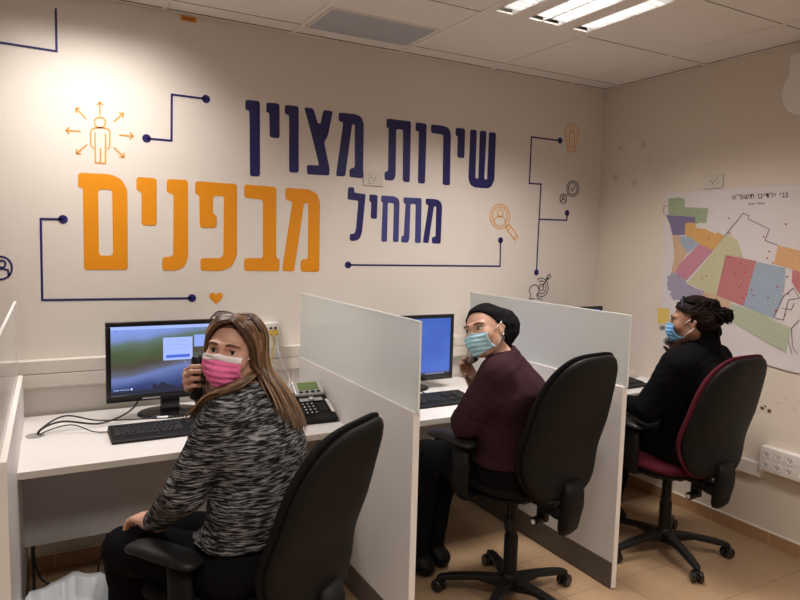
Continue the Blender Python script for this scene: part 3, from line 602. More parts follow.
for _ in range(46):
    y=random.uniform(1.83,2.62); z=random.uniform(1.15,1.70)-.35*max(0,(2.3-y))*.9+.12
    if z>1.72: continue
    m.add([(pos_map(y,z)-.0022,y-.004,z-.004),(pos_map(y,z)-.0022,y+.004,z-.004),(pos_map(y,z)-.0022,y+.004,z+.004),(pos_map(y,z)-.0022,y-.004,z+.004)],[(0,1,2,3)],ink+1)
def text_into(mb,txt,size,loc,rot,mi,shear=0):
    cu=bpy.data.curves.new('t','FONT'); cu.body=txt; cu.size=size; cu.align_x='CENTER'; cu.shear=shear; cu.space_character=1.12; cu.resolution_u=3
    o=bpy.data.objects.new('t',cu); COL.objects.link(o); dg=bpy.context.evaluated_depsgraph_get()
    me=bpy.data.meshes.new_from_object(o.evaluated_get(dg)); bpy.data.objects.remove(o)
    mb.add([Vector(loc)+rot@v.co for v in me.vertices],[tuple(q.vertices) for q in me.polygons],mi); bpy.data.meshes.remove(me)
RW=Matrix(((0,0,-1),(-1,0,0),(0,1,0)))            # text plane on the right wall, seen from the room
text_into(m,'גני ילדים תשפ"א'[::-1],.0415,(XR-.0066,2.153,1.822),RW,ink,-.12)
text_into(m,'מפת רישום'[::-1],.018,(XR-.0066,2.165,1.790),RW,ink)
MAPO=m.build('wall_map',mlist)
tag(MAPO,'large white wall map with coloured districts hung on the right wall','map')

# ------------------------------------------------------------------ desks and partitions
GL=MATS['frosted glass']
def partition(x0,x1,label,faces,rz=0,gx=0,glass=None,ht=1.254):
    t=thing('desk_partition',label,'partition',((x0+x1)/2,2.0,0),rz,'white desk partitions'); w=(x1-x0)/2
    MB().span((-w,0,.006),(w,1.195,.934)).build('panel',M_lam,t)
    MB().span((-w-.0006,-.0015,.006),(w+.0006,.003,.9346)).build('edge_band',M_edge,t)
    MB().span((-w,.003,.934),(w,1.195,.9355)).build('top_band',M_edge,t)
    for s in faces:
        MB().span((s*w,.003,.006),(s*(w+.003),1.195,.124)).build('kick_plate',M_kick,t)
    g=MB().span((gx-.004,-.012,.9355),(gx+.004,1.20,ht)).build('glass_pane',glass or GL,t)
    e=MB(); e.span((gx-.0042,-.012,ht-.002),(gx+.0042,1.20,ht+.0008)); e.span((gx-.0042,-.0135,.9355),(gx+.0042,-.0115,ht+.0008)); e.build('polished_edge',MATS['glass edge'],g)
partition(-.114,-.089,'white partition with clear topped pane at the left edge of the photo',(-1,1),-.014,-.008,MATS['clear partition glass'])
partition(1.175,1.200,'white partition with frosted pane between the first and second woman',(-1,1),ht=1.268)
partition(2.240,2.265,'white partition with frosted pane between the second and third woman',(-1,1))
def desk(x0,x1,label,grom):
    t=thing('desk',label,'desk',((x0+x1)/2,2.9,0),0,'white desks along the back wall'); w=(x1-x0)/2-.001
    top=MB().span((-w,-.38,.704),(w,.375,.730)).build('desktop',M_lam,t,bevel=.0015)
    MB().span((-w,-.3815,.7045),(w,-.380,.7295)).build('edge_band',M_offw,t)
    MB().span((-w+.004,.0,.295),(w-.004,.018,.704)).build('modesty_panel',M_mod,t)
    if grom is not None:
        k=MB(); k.lathe([(.034,0),(.034,.003),(.028,.004),(.026,.002)],(grom[0]-(x0+x1)/2,grom[1]-2.9,.730),28); k.build('cable_grommet',mat('grey grommet',(.30,.28,.27),.5) if 'grey grommet' not in MATS else MATS['grey grommet'],t)
    return t
desk(-.083,1.174,'white desk in front of the woman in the grey knit jacket',(-.030,2.955))
desk(1.201,2.239,'white desk in front of the woman in the plum top',None)
desk(2.266,3.352,'white desk under the map corner beside the woman in the black coat',None)
# ------------------------------------------------------------------ monitors, keyboards, phones
def monitor(label,x0,x1,z0,z1,y,scr,kind):
    cx=(x0+x1)/2; t=thing('monitor',label,'monitor',(cx,y,.730),0,'black monitors on the desks')
    w=(x1-x0)/2; a,b=z0-.73,z1-.73; bz=.021; bb=.031
    f=MB(); f.span((-w,0,b-bz),(w,.022,b)); f.span((-w,0,a),(w,.022,a+bb)); f.span((-w,0,a+bb),(-w+bz,.022,b-bz)); f.span((w-bz,0,a+bb),(w,.022,b-bz))
    f.build('bezel',M_blackg,t,bevel=.003)
    k=MB(); k.span((-w+.004,.018,a+.004),(w-.004,.034,b-.004)); k.span((-w*.6,.034,a+.05),(w*.6,.062,b-.05)); k.build('back_shell',M_black,t,bevel=.006)
    s=MB().span((-w+bz,.004,a+bb),(w-bz,.016,b-bz)).build('screen',scr,t)
    sx0,sx1,sz0,sz1=-w+bz,w-bz,a+bb,b-bz
    def rect(nm,u0,u1,v0,v1,m,d): MB().span((sx0+(sx1-sx0)*u0,.0034-d,sz0+(sz1-sz0)*v0),(sx0+(sx1-sx0)*u1,.004,sz0+(sz1-sz0)*v1)).build(nm,m,s)
    if kind=='login':
        rect('dialog_window',.43,.685,.475,.815,MATS['lit dialog white'],.0002)
        for v in (.755,.695,.64): rect('text_line',.46,.65,v,v+.008,MATS['lit dialog line'],.0006)
        rect('button',.455,.66,.51,.555,MATS['lit dialog button'],.0006)
        rect('top_bar',0,1,.955,1,MATS['lit dialog white'],.0002)
        rect('taskbar',0,1,0,.055,MATS['lit dark bar'],.0002)
        for u in (.02,.035,.05,.075,.09,.11,.13): rect('icon',u,u+.010,.072,.084,MATS['lit pale icon'],.0006)
        rect('icon',.155,.172,.068,.095,MATS['lit pale icon'],.0006); rect('icon',.03,.045,.93,.942,MATS['lit dialog button'],.0006)
        q=MB(); random.seed(2); n=26
        pts=[(.34,.055)]+[(.34+.46*i/n,.085+.05*random.random()+.03*math.sin(i*.4)) for i in range(n+1)]+[(.80,.055)]
        P=[(sx0+(sx1-sx0)*u,.0032,sz0+(sz1-sz0)*v) for u,v in pts]
        for i in range(1,len(P)-2): q.add([(P[i][0],.0032,P[0][2]),(P[i+1][0],.0032,P[0][2]),P[i+1],P[i]],[(0,1,2,3)])
        q.build('picture_twigs',MATS['lit dark bar'],s)
        q=MB(); L=lambda u,v:(sx0+(sx1-sx0)*u,.0032,sz0+(sz1-sz0)*v)
        q.tube([L(.61,.47),L(.65,.34),L(.69,.23)],.0028,6,flat=.15); q.build('picture_stem',MATS['lit pale icon'],s)
        q=MB(); q.tube([L(.695,.58),L(.73,.55),L(.77,.50)],[.001,.006,.001],6,flat=.1); q.tube([L(.80,.66),L(.795,.58),L(.78,.50)],[.001,.008,.001],6,flat=.1); q.build('picture_leaf',MATS['lit leaf'],s)
        rect('dialog_window',.70,.86,.66,.84,MATS['lit dialog line'],.0001)
    else:
        rect('taskbar',0,1,0,.04,MATS['lit dark bar'],.0002)
        for i in range(7): rect('icon',.90-.035*i,.915-.035*i,.012,.030,MATS['lit pale icon'],.0006)
    MB().span((-.12*w/.26,-.0006,a+.008),(-.05,.001,a+.014)).build('badge',M_silver,t) if kind=='login' else None
    nk=MB(); nk.span((-.042,.034,.012),(.042,.066,a+.12)); nk.build('neck',M_blackg,t,bevel=.006)
    bs=MB(); Ms=Matrix.Diagonal((1.35,1,1)); bs.lathe([(.105,0),(.105,.006),(.098,.012),(.03,.018)],(0,.06,.0),36,Ms); bs.build('base',M_blackg,t)
    return t
monitor('black monitor showing a login box over a blurred landscape on the first desk',.242,.787,.811,1.167,3.05,MATS['lit landscape screen'],'login')
monitor('black monitor with a plain blue screen on the second desk',1.495,2.040,.780,1.147,3.05,MATS['lit blue screen'],'blue')
monitor('black monitor mostly hidden behind the frosted pane on the third desk',2.645,3.189,.800,1.161,3.05,MATS['lit blue screen'],'blue')

KEYME=None
def keyboard(label,x,y,rz=0):
    global KEYME
    t=thing('keyboard',label,'keyboard',(x,y,.730),rz,'black keyboards on the desks')
    b=MB(); b.add([(-.228,-.098,.002),(.228,-.098,.002),(.228,.092,.002),(-.228,.092,.002),(-.224,-.094,.014),(.224,-.094,.014),(.224,.088,.030),(-.224,.088,.030)],
        [(0,3,2,1),(4,5,6,7),(0,1,5,4),(1,2,6,5),(2,3,7,6),(3,0,4,7)])
    b.build('case',M_black,t,bevel=.004)
    for sx in (-.2,.2): MB().box((sx,.07,.0012),(.03,.012,.0024)).build('foot',M_black,t)
    if KEYME is None:
        k=MB(); k.add([(-.5,-.5,0),(.5,-.5,0),(.5,.5,0),(-.5,.5,0),(-.38,-.36,.008),(.38,-.36,.008),(.38,.42,.008),(-.38,.42,.008)],[(0,3,2,1),(4,5,6,7),(0,1,5,4),(1,2,6,5),(2,3,7,6),(3,0,4,7)])
        o=k.build('key',M_key); KEYME=o.data; bpy.data.objects.remove(o)
    rows=[]
    p=.0182
    def key(cx,cy,w=1):
        o=bpy.data.objects.new('key',KEYME); COL.objects.link(o); o.parent=t
        o.location=(cx,cy,.0135+.0166*(cy+.094)/.182-.001); o.scale=(p*w*.93,p*.93,1); o.rotation_euler=(math.radians(5),0,0)
    y0=-.045
    for r,(ws) in enumerate(([1.4,1.2,1.2,6.0,1.2,1.2,1.2,1.4],[2.3]+[1]*10+[2.2],[1.8]+[1]*11+[1.8],[1.4]+[1]*12+[1.4],[1]*13+[1.8])):
        x_=-.212; 
        s=14.7/sum(ws)
        for w in ws: key(x_+p*w*s/2,y0+p*r,w*s); x_+=p*w*s
    for i in range(12): key(-.168+i*.0193+(i//4)*.006,y0+p*5.3)
    for r in range(2):
        for c in range(3): key(.082+c*p,y0+p*(3+r))
    for c in range(3): key(.082+c*p,y0)
    key(.082+p,y0+p)
    for r in range(5):
        for c in range(4):
            if (r,c) in((0,1),): continue
            key(.148+c*p,y0+p*r)
    return t
keyboard('black keyboard under the login monitor on the first desk',.458,2.802)
keyboard('black keyboard in front of the blue monitor on the second desk',1.742,2.79)
keyboard('black keyboard beside the woman in the black coat on the third desk',2.92,2.70,.0)

def ip_phone():
    t=thing('desk_phone','black desk phone with silver framed green display beside the partition on the first desk','desk phone',(1.064,2.768,.730),math.radians(-1)); t.scale=(1,1.06,1.05)
    W=.107; b=MB(); b.add([(-W,-.105,0),(W,-.105,0),(W,.105,0),(-W,.105,0),(-W,-.105,.022),(W,-.105,.022),(W,.095,.098),(-W,.095,.098)],[(0,3,2,1),(4,5,6,7),(0,1,5,4),(1,2,6,5),(2,3,7,6),(3,0,4,7)])
    b.build('body',M_black,t,bevel=.008)
    an=math.atan2(.076,.20); R=Matrix.Rotation(an,3,'X')
    def P(u,v,h=0): 
        q=R@Vector((0,v,h)); return Vector((u,-.005+q.y,.060+q.z))
    k=MB(); k.box(P(-.078,.0,.006),(.055,.19,.012),R); k.build('cradle',M_blackg,t,bevel=.006)
    for v in (-.065,.068):
        k=MB(); k.box(P(-.078,v,.010),(.046,.045,.012),R); k.build('cradle_cup',M_black,t,bevel=.005)
    k=MB(); Rb=R@Matrix.Rotation(math.radians(16),3,'X'); k.box(P(.020,.082,.030),(.142,.082,.018),Rb); bz=k.build('display_bezel',M_silver,t,bevel=.007)
    k=MB(); k.box(P(.020,.084,.0395),(.098,.044,.003),Rb); k.build('display',MATS['lcd green'],bz)
    for i in range(4):
        k=MB(); k.box(P(-.022+i*.028,.052,.033),(.018,.006,.006),Rb); k.build('soft_key',M_black,bz)
    k=MB(); k.lathe([(.0,.0),(.013,.0),(.013,.006),(.006,.008)],P(.022,.028,.010),20,R); k.build('navigation_ring',M_silver,t,smooth=True)
    k=MB(); k.box(P(.022,.030,.006),(.11,.024,.006),R); k.build('button_band',M_silver,t,bevel=.004)
    for r in range(4):
        for c in range(3):
            k=MB(); k.box(P(-.030+c*.021,-.008-r*.021,.009),(.0145,.012,.006),R); kk=k.build('phone_key',M_key,t,bevel=.002)
            q=MB(); q.box(P(-.030+c*.021,-.008-r*.021,.0123),(.005,.006,.0006),R); q.build('digit',M_legend,kk)
    for r in range(3):
        for c in range(2):
            k=MB(); k.box(P(.045+c*.02,-.012-r*.021,.009),(.013,.010,.006),R); k.build('phone_key',M_key,t,bevel=.002)
    for r in range(6):
        k=MB(); k.box(P(.092,.012-r*.0165,.009),(.016,.012,.006),R); k.build('line_key',M_white,t,bevel=.002)
    return t
ip_phone()
t=thing('desk_phone','beige desk phone at the back of the third desk beside the partition','desk phone',(3.19,2.90,.730),math.radians(12))
b=MB(); b.add([(-.09,-.1,0),(.09,-.1,0),(.09,.1,0),(-.09,.1,0),(-.085,-.095,.03),(.085,-.095,.03),(.085,.095,.075),(-.085,.095,.075)],[(0,3,2,1),(4,5,6,7),(0,1,5,4),(1,2,6,5),(2,3,7,6),(3,0,4,7)])
b.build('body',M_beige,t,bevel=.006)
R=Matrix.Rotation(.232,3,'X')
k=MB(); k.box((-.055,0,.062),(.05,.18,.018),R); k.build('cradle',M_beige,t,bevel=.006)
for r in range(4):
    for c in range(3):
        k=MB(); k.box((.0+c*.025,-.055+r*.026,.046+r*.0062),(.015,.014,.008),R); k.build('phone_key',M_offw,t,bevel=.002)
tag(MB().span((3.06,2.56,.7302),(3.27,2.83,.7314)).build('paper_sheet',M_maskw),'white paper sheet on the third desk beside the keyboard','paper')

# cables on and under the first desk
gx,gy=-.030,2.955
cable('thick black cable arching from the desk grommet up to the login monitor',[(gx+.01,gy,.71),(gx+.02,gy+.005,.752),(.07,2.98,.772),(.20,2.99,.745),(.30,3.02,.760),(.365,3.065,.795),(.385,3.095,.85)],.0042,M_cable)
cable('black cable waving from the desk grommet along the desk behind the keyboard',[(gx+.004,gy+.008,.71),(gx+.02,gy+.02,.75),(.08,3.005,.788),(.2,3.02,.752),(.33,3.03,.738),(.48,3.02,.735)],.0034,M_cable)
cable('thin black cable bowing from the desk grommet to the keyboard end',[(gx+.012,gy-.008,.71),(gx+.03,gy-.015,.745),(.10,2.94,.765),(.18,2.90,.738),(.24,2.875,.736)],.0026,M_cable)
cable('thin black cable crossing in front of the blue monitor stand',[(1.52,2.86,.733),(1.62,2.90,.75),(1.72,2.93,.770),(1.80,2.90,.740),(1.92,2.93,.733)],.0028,M_cable)
cable('black power cable dropping under the first desk beside the left partition',[(-.045,2.935,.34),(-.05,2.93,.26),(-.047,2.925,.14),(-.05,2.90,.02),(-.04,2.80,.005)],.0055,M_cable)
cable('black cable looping low between the two cable bundles under the first desk',[(-.035,2.945,.34),(-.045,2.94,.24),(-.02,2.94,.13),(.05,2.93,.085),(.12,2.93,.06),(.18,2.93,.10),(.20,2.94,.17),(.235,2.945,.25),(.245,2.945,.33)],.0042,M_cable)
cable('black cable bundle hanging under the first desk behind the knee',[(.232,2.935,.34),(.228,2.93,.22),(.232,2.925,.12),(.25,2.91,.04),(.30,2.88,.006)],.007,M_cable)

# waste bin with liner
t=thing('waste_bin','waste bin with a white plastic liner on the floor beside the left partition','bin',(.085,2.43,0)); t.scale=(1.12,1.12,1.06)
k=MB(); k.lathe([(.095,.004),(.100,.0),(.128,.235),(.131,.245),(.125,.245),(.096,.012)],(0,0,0),32); k.build('bucket',M_black,t,smooth=True)
bg=MB(); n=64; vs=[];prof=[(.004,.175),(.05,.180),(.085,.190),(.108,.215),(.124,.268),(.139,.280),(.146,.255),(.146,.20),(.143,.16)]
random.seed(7); ph=[random.random()*6 for _ in range(6)]
for (r,z) in prof:
    for q in range(n):
        a=2*PI*q/n; wv=min(1,r*9)*.006*math.sin(7*a+ph[0])+.004*math.sin(13*a+ph[1])+.003*math.sin(23*a+ph[2]); 
        vs.append(((r+wv*(.3+z*2))*math.cos(a),(r+wv*(.3+z*2))*math.sin(a),z+.007*math.sin(5*a+ph[3])*(z>.17)+.003*math.sin(11*a+ph[4])*(z>.17)))
fs=[(i*n+q,i*n+(q+1)%n,(i+1)*n+(q+1)%n,(i+1)*n+q) for i in range(len(prof)-1) for q in range(n)]
bg.add(vs,fs); bg.build('liner',M_bag,t,smooth=True)

# ------------------------------------------------------------------ office chairs
def pad(W,H,tf,tb,n=3.2,nr=10,na=56,curve=None,pw=5,cut=lambda v:1.0,flip=False):
    """closed cushion in the XZ plane, front towards -Y*sign; W half width, H half height"""
    rings=[]
    def P(r,a,side):
        c,s=math.cos(a),math.sin(a)
        x=math.copysign(abs(c)**(2/n),c)*r*W; z=math.copysign(abs(s)**(2/n),s)*r*H
        x*=cut(z/H); d=(1-r**pw)**.5 if r<1 else 0
        y=(tf*d if side else -tb*d)+(curve(x/W,z/H) if curve else 0)
        return (x,y,z)
    rs=[math.sin(PI/2*k/nr) for k in range(1,nr+1)]
    v=[P(0,0,1)]; f=[]
    for r in rs:
        for k in range(na): v.append(P(r,2*PI*k/na,1))
    for k in range(na): f.append((0,1+k,1+(k+1)%na))
    for i in range(nr-1):
        for k in range(na): f.append((1+i*na+k,1+(i+1)*na+k,1+(i+1)*na+(k+1)%na,1+i*na+(k+1)%na))
    o=len(v); v.append(P(0,0,0))
    for r in rs[:-1]:
        for k in range(na): v.append(P(r,2*PI*k/na,0))
    for k in range(na): f.append((o,o+1+(k+1)%na,o+1+k))
    for i in range(nr-1):
        for k in range(na):
            A=lambda i_,k_: (o+1+i_*na+k_%na) if i_<nr-1 else (1+(nr-1)*na+k_%na)
            f.append((A(i,k),A(i,k+1),A(i+1,k+1),A(i+1,k)))
    return v,f
def xf(v,M): return [tuple(M@Vector(p)) for p in v]
def office_chair(label,loc,ang,up=0,recl=12,fab=M_blackfab,star=18,armz=.68,backoff=.0,arml=.265,armf=0.06):
    """chair facing local +Y"""
    t=thing('office_chair',label,'office chair',(loc[0],loc[1],0),math.radians(ang-90),'swivel chairs at the desks')
    b=MB(); b.lathe([(.030,.062),(.042,.066),(.044,.105),(.034,.125),(.028,.130)],(0,0,0),24)
    for k in range(5):
        a=math.radians(star+72*k); d=Vector((math.cos(a),math.sin(a),0)); s=Vector((-d.y,d.x,0)); pts=[(.03,.112,.062,.030,.026),(.14,.106,.084,.026,.021),(.25,.094,.068,.021,.016),(.305,.080,.060,.018,.014),(.318,.072,.060,.008,.006)]
        vs=[]
        for (r,z1,z0,w1,w0) in pts:
            vs+=[d*r+s*w0+Vector((0,0,z1)),d*r-s*w0+Vector((0,0,z1)),d*r-s*w1+Vector((0,0,(z0+z1)/2)),d*r-s*w1*.9+Vector((0,0,z0)),d*r+s*w1*.9+Vector((0,0,z0)),d*r+s*w1+Vector((0,0,(z0+z1)/2))]
        fs=[(i*6+k2,i*6+(k2+1)%6,(i+1)*6+(k2+1)%6,(i+1)*6+k2) for i in range(4) for k2 in range(6)]+[(0,1,2,3,4,5),tuple(24+q for q in (5,4,3,2,1,0))]
        b.add(vs,fs)
    b.build('star_base',M_black,t,bevel=.003)
    for k in range(5):
        a=math.radians(star+72*k); d=Vector((math.cos(a),math.sin(a),0)); rot=Matrix.Rotation(a+.6*math.sin(k*2.1+star),3,'Z')
        c=d*.295
        h=MB(); h.lathe([(.008,.05),(.008,.075)],c,12); h.box(c+rot@Vector((.012,0,.044)),(.034,.030,.026),rot); cs=h.build('caster',M_black,t,bevel=.004)
        for s in (-1,1):
            w=MB(); w.lathe([(.012,-.011),(.023,-.011),(.0275,-.006),(.0275,.006),(.023,.011),(.012,.011)],c+rot@Vector((.016,s*.0165,.0275)),24,rot@Matrix(((1,0,0),(0,0,-1),(0,1,0)))); w.build('wheel',M_blackg,cs,smooth=False,bevel=.001)
    g=MB(); g.lathe([(.030,.12),(.030,.25+up*.5),(.026,.262+up*.5)],(0,0,0),24); g.lathe([(.0235,.25+up*.5),(.0235,.43+up)],(0,0,0),20); g.build('gas_column',M_black,t,smooth=False,bevel=.002)
    me=MB(); me.box((0,-.01,.425+up),(.16,.24,.040)); me.box((0,-.15,.42+up),(.075,.16,.030)); me.box((0,-.165,.375+up),(.03,.05,.08)); me.build('tilt_mechanism',M_black,t,bevel=.008)
    k=MB(); k.tube([(-.05,-.04,.415+up),(-.075,-.05,.37+up),(-.078,-.05,.335+up)],[.006,.006,.007],8); k.tube([(-.078,-.05,.335+up),(-.080,-.05,.30+up),(-.079,-.05,.265+up)],[.008,.022,.014],12,flat=.55); k.build('height_lever',M_black,t,smooth=True)
    k=MB(); Mk=Matrix(((0,0,-1),(0,1,0),(1,0,0))); k.lathe([(.004,-.0),(.015,.0),(.019,.01),(.019,.05),(.014,.056),(.010,.052),(.004,.052)],(-.005,-.165,.345+up),18,Mk); kn=k.build('tension_knob',M_black,t,smooth=False,bevel=.001)
    k=MB(); k.lathe([(.0075,.053),(.0105,.0535),(.0105,.0555),(.0075,.056)],(-.005,-.165,.345+up),18,Mk); k.build('knob_ring',M_legend,kn)
    # seat: pad turned flat
    Ms=Matrix.Translation((0,.045,.468+up))@Matrix.Rotation(math.radians(-90),4,'X')
    curve=lambda u,v:-.020*max(0,-v-.45)-.018*u*u*(0) 
    v,f=pad(.248,.245,.052,.030,n=3.4,curve=lambda u,w:.016*u*u-.05*max(0,-w-.55)**1.5)
    # local Z of the pad runs towards -Y after the turn: front is z<0
    MB().add([ (p[0],.045-p[2],.468+up+p[1]) for p in v],f).build('seat',fab,t,smooth=True)
    v,f=pad(.225,.225,.012,.038,n=3.2)
    MB().add([ (p[0],.045-p[2],.450+up+p[1]) for p in v],f).build('seat_shell',M_shell,t,smooth=True)
    # backrest: cushion and moulded rear shell following one curve
    H=.31; zc=.770+up; yb=-.262-backoff
    M=Matrix.Translation((0,yb,zc-.20))@Matrix.Rotation(math.radians(recl),4,'X')@Matrix.Translation((0,0,.20))
    cut=lambda q:1-.20*max(0,(q+.35)/1.35)**1.6-.07*max(0,(-q-.35)/.65)**2
    cur=lambda u,q:.030*u*u-.040*(q*q)*(1 if q>0 else .35)+.025*math.exp(-((q+.45)/.35)**2)
    v,f=pad(.248,H,.040,.012,n=3.5,curve=cur,cut=cut)
    bk=MB().add(xf(v,M),f).build('back_cushion',fab,t,smooth=True)
    v,f=pad(.238,H*.972,.004,.034,n=3.5,curve=lambda u,q:cur(u,q)-.012,cut=cut,pw=7)
    MB().add(xf(v,M),f).build('back_shell',M_shell,t,smooth=True)
    k=MB(); k.tube([(0,-.17,.42+up),(0,-.235,.40+up),(0,-.285-backoff,.40+up)],[.026,.028,.030],12,flat=1.3,up=(1,0,0))
    vs=[]
    for (z,yo,w,d) in ((.325,-.280,.030,.016),(.35,-.290,.046,.026),(.44,-.304,.055,.030),(.50,-.307,.054,.028),(.545,-.302,.048,.016)):
        for q in range(16):
            a=2*PI*q/16; c_,s_=math.cos(a),math.sin(a); vs.append((w*math.copysign(abs(c_)**.6,c_),yo-backoff+d*math.copysign(abs(s_)**.6,s_),z+up))
    k.add(vs,[(i*16+q,i*16+(q+1)%16,(i+1)*16+(q+1)%16,(i+1)*16+q) for i in range(4) for q in range(16)]+[tuple(range(15,-1,-1)),tuple(64+q for q in range(16))])
    k.build('back_bracket',M_shell,t,smooth=True)
    for s in (-1,1):
        ar=MB(); a0=arml
        ar.tube([(s*.17,.03,.437+up),(s*(a0-.02),.03,.440+up),(s*a0,.03,.475+up),(s*a0,.025,.56+up),(s*a0,.035,armz-.022+up)],[.018,.019,.021,.022,.020],10,flat=2.1,up=(0,1,0)); po=ar.build('arm_post',M_shell,t,smooth=True)
        v,f=pad(.046,.132,.015,.015,n=3.6,na=40,nr=6,curve=lambda u,q:-.022*max(0,abs(q)-.45)**1.3-.005*u*u)
        MB().add([(s*a0+p[0],armf+.03+p[2],armz+up+p[1]) for p in v],f).build('arm_pad',M_black,t,smooth=True)
    return t
office_chair('black office chair under the woman in the grey knit jacket',(.56,1.955),125,-.01,11,star=30,armz=.668)
office_chair('black office chair under the woman in the plum top',(1.765,2.14),99,.085,9,star=-12,armz=.675,arml=.29)
office_chair('office chair with burgundy cushions and black shell near the right wall',(2.772,2.155),91,.015,9,fab=M_wine,star=31,arml=.25)
# ------------------------------------------------------------------ people: signed-distance bodies meshed by surface nets
class Field:
    def __init__(s, lo, hi, h, zs=None):
        s.x=np.arange(lo[0],hi[0],h,dtype=np.float32); s.y=np.arange(lo[1],hi[1],h,dtype=np.float32)
        s.z=np.array(zs,dtype=np.float32) if zs is not None else np.arange(lo[2],hi[2],h,dtype=np.float32)
        s.h=h; s.V=np.full((len(s.x),len(s.y),len(s.z)),9.0,np.float32)
    def reg(s,lo,hi,m):
        a=[max(0,np.searchsorted(ax,lo[i]-m)-1) for i,ax in enumerate((s.x,s.y,s.z))]
        b=[min(len(ax),np.searchsorted(ax,hi[i]+m)+1) for i,ax in enumerate((s.x,s.y,s.z))]
        sl=tuple(slice(p,q) for p,q in zip(a,b))
        if any(q<=p for p,q in zip(a,b)): return None,None
        return sl,(s.x[sl[0]][:,None,None],s.y[sl[1]][None,:,None],s.z[sl[2]][None,None,:])
    def add(s,pr,k=.02):
        lo,hi,fn=pr; sl,G=s.reg(lo,hi,k+3*s.h)
        if sl is None: return s
        d=fn(*G); a=s.V[sl]
        if k>0:
            hh=np.maximum(k-np.abs(a-d),0)/k; s.V[sl]=np.minimum(a,d)-hh*hh*k/4
        else: s.V[sl]=np.minimum(a,d)
        return s
    def sub(s,pr,k=.01):
        lo,hi,fn=pr; sl,G=s.reg(lo,hi,k+2*s.h)
        if sl is None: return s
        d=-fn(*G); a=s.V[sl]; hh=np.maximum(k-np.abs(a-d),0)/max(k,1e-6); s.V[sl]=np.maximum(a,d)+hh*hh*k/4
        return s
    def grids(s): return s.x[:,None,None],s.y[None,:,None],s.z[None,None,:]
    def mesh(s):
        V=s.V; S=V<0; n=np.array(V.shape)
        cnt=np.zeros(n-1,np.int8)
        for i in (0,1):
            for j in (0,1):
                for k in (0,1): cnt+=S[i:n[0]-1+i,j:n[1]-1+j,k:n[2]-1+k]
        act=(cnt>0)&(cnt<8); I=np.argwhere(act); idx=np.full(n-1,-1,np.int32); idx[act]=np.arange(len(I))
        pos=np.zeros((len(I),3)); num=np.zeros(len(I)); ax=(s.x,s.y,s.z)
        for d in range(3):
            e=[1 if q==d else 0 for q in range(3)]; o=[q for q in range(3) if q!=d]
            for u in (0,1):
                for v in (0,1):
                    A=I.copy(); A[:,o[0]]+=u; A[:,o[1]]+=v; B=A+e
                    va=V[A[:,0],A[:,1],A[:,2]]; vb=V[B[:,0],B[:,1],B[:,2]]; c=(va<0)!=(vb<0)
                    t=np.where(c,va/np.where(c,va-vb,1),0)
                    for q in range(3):
                        pa=ax[q][A[:,q]]; pb=ax[q][B[:,q]]; pos[:,q]+=np.where(c,pa+(pb-pa)*t,0)
                    num+=c
        pos/=num[:,None]; F=[]
        for d in range(3):
            o=[(d+1)%3,(d+2)%3]
            sa=[slice(None)]*3; sb=[slice(None)]*3; sa[d]=slice(0,n[d]-1); sb[d]=slice(1,n[d])
            for q in o: sa[q]=slice(1,n[q]-1); sb[q]=slice(1,n[q]-1)
            A=S[tuple(sa)]; B=S[tuple(sb)]; E_=np.argwhere(A!=B)
            off=np.array([0,0,0]); off[o[0]]=1; off[o[1]]=1; E_=E_+off
            fl=S[E_[:,0],E_[:,1],E_[:,2]]
            def c(u,v):
                Q=E_.copy(); Q[:,o[0]]-=u; Q[:,o[1]]-=v; return idx[Q[:,0],Q[:,1],Q[:,2]]
            q=np.stack([c(1,1),c(0,1),c(0,0),c(1,0)],1); q[~fl]=q[~fl][:,::-1]; F.append(q)
        return pos,np.concatenate(F)
    def obj(s,name,m,parent=None,smooth_it=1,color=None):
        v,f=s.mesh()
        for _ in range(smooth_it):
            acc=np.zeros_like(v); cn=np.zeros(len(v))
            for a,b in ((0,1),(1,2),(2,3),(3,0)):
                np.add.at(acc,f[:,a],v[f[:,b]]); np.add.at(cn,f[:,a],1); np.add.at(acc,f[:,b],v[f[:,a]]); np.add.at(cn,f[:,b],1)
            v=v*.5+.5*acc/np.maximum(cn,1)[:,None]
        me=bpy.data.meshes.new(name); me.from_pydata(v.tolist(),[],f.tolist()); me.materials.append(m)
        o=link(name,me,parent,True); return o
def L3(v): return np.asarray(v,float)
def cap(a,b,ra,rb=None,lat=None,s=1.0):
    """tapered capsule; lat,s widen it along one axis"""
    a=L3(a);b=L3(b); rb=ra if rb is None else rb; R=max(ra,rb)*max(s,1)
    ab=b-a
    if lat is not None: lt=nrm(lat); ab=ab-lt*np.dot(ab,lt)*(1-1/s)
    L=max(np.dot(ab,ab),1e-9)
    def fn(x,y,z):
        px,py,pz=x-a[0],y-a[1],z-a[2]
        if lat is not None:
            q=(px*lt[0]+py*lt[1]+pz*lt[2])*(1-1/s); px=px-lt[0]*q; py=py-lt[1]*q; pz=pz-lt[2]*q
        t=np.clip((px*ab[0]+py*ab[1]+pz*ab[2])/L,0,1)
        return np.sqrt((px-ab[0]*t)**2+(py-ab[1]*t)**2+(pz-ab[2]*t)**2)-(ra+(rb-ra)*t)
    return np.minimum(a,b)-R,np.maximum(a,b)+R,fn
def ell(c,r,B=None):
    c=L3(c); r=L3(r); B=np.eye(3) if B is None else np.array([nrm(q) for q in B]); R=max(r)
    def fn(x,y,z):
        px,py,pz=x-c[0],y-c[1],z-c[2]; q=[(px*B[i][0]+py*B[i][1]+pz*B[i][2]) for i in range(3)]
        k0=np.sqrt(sum((q[i]/r[i])**2 for i in range(3)))+1e-9; k1=np.sqrt(sum((q[i]/r[i]**2)**2 for i in range(3)))+1e-9
        return k0*(k0-1)/k1
    return c-R,c+R,fn
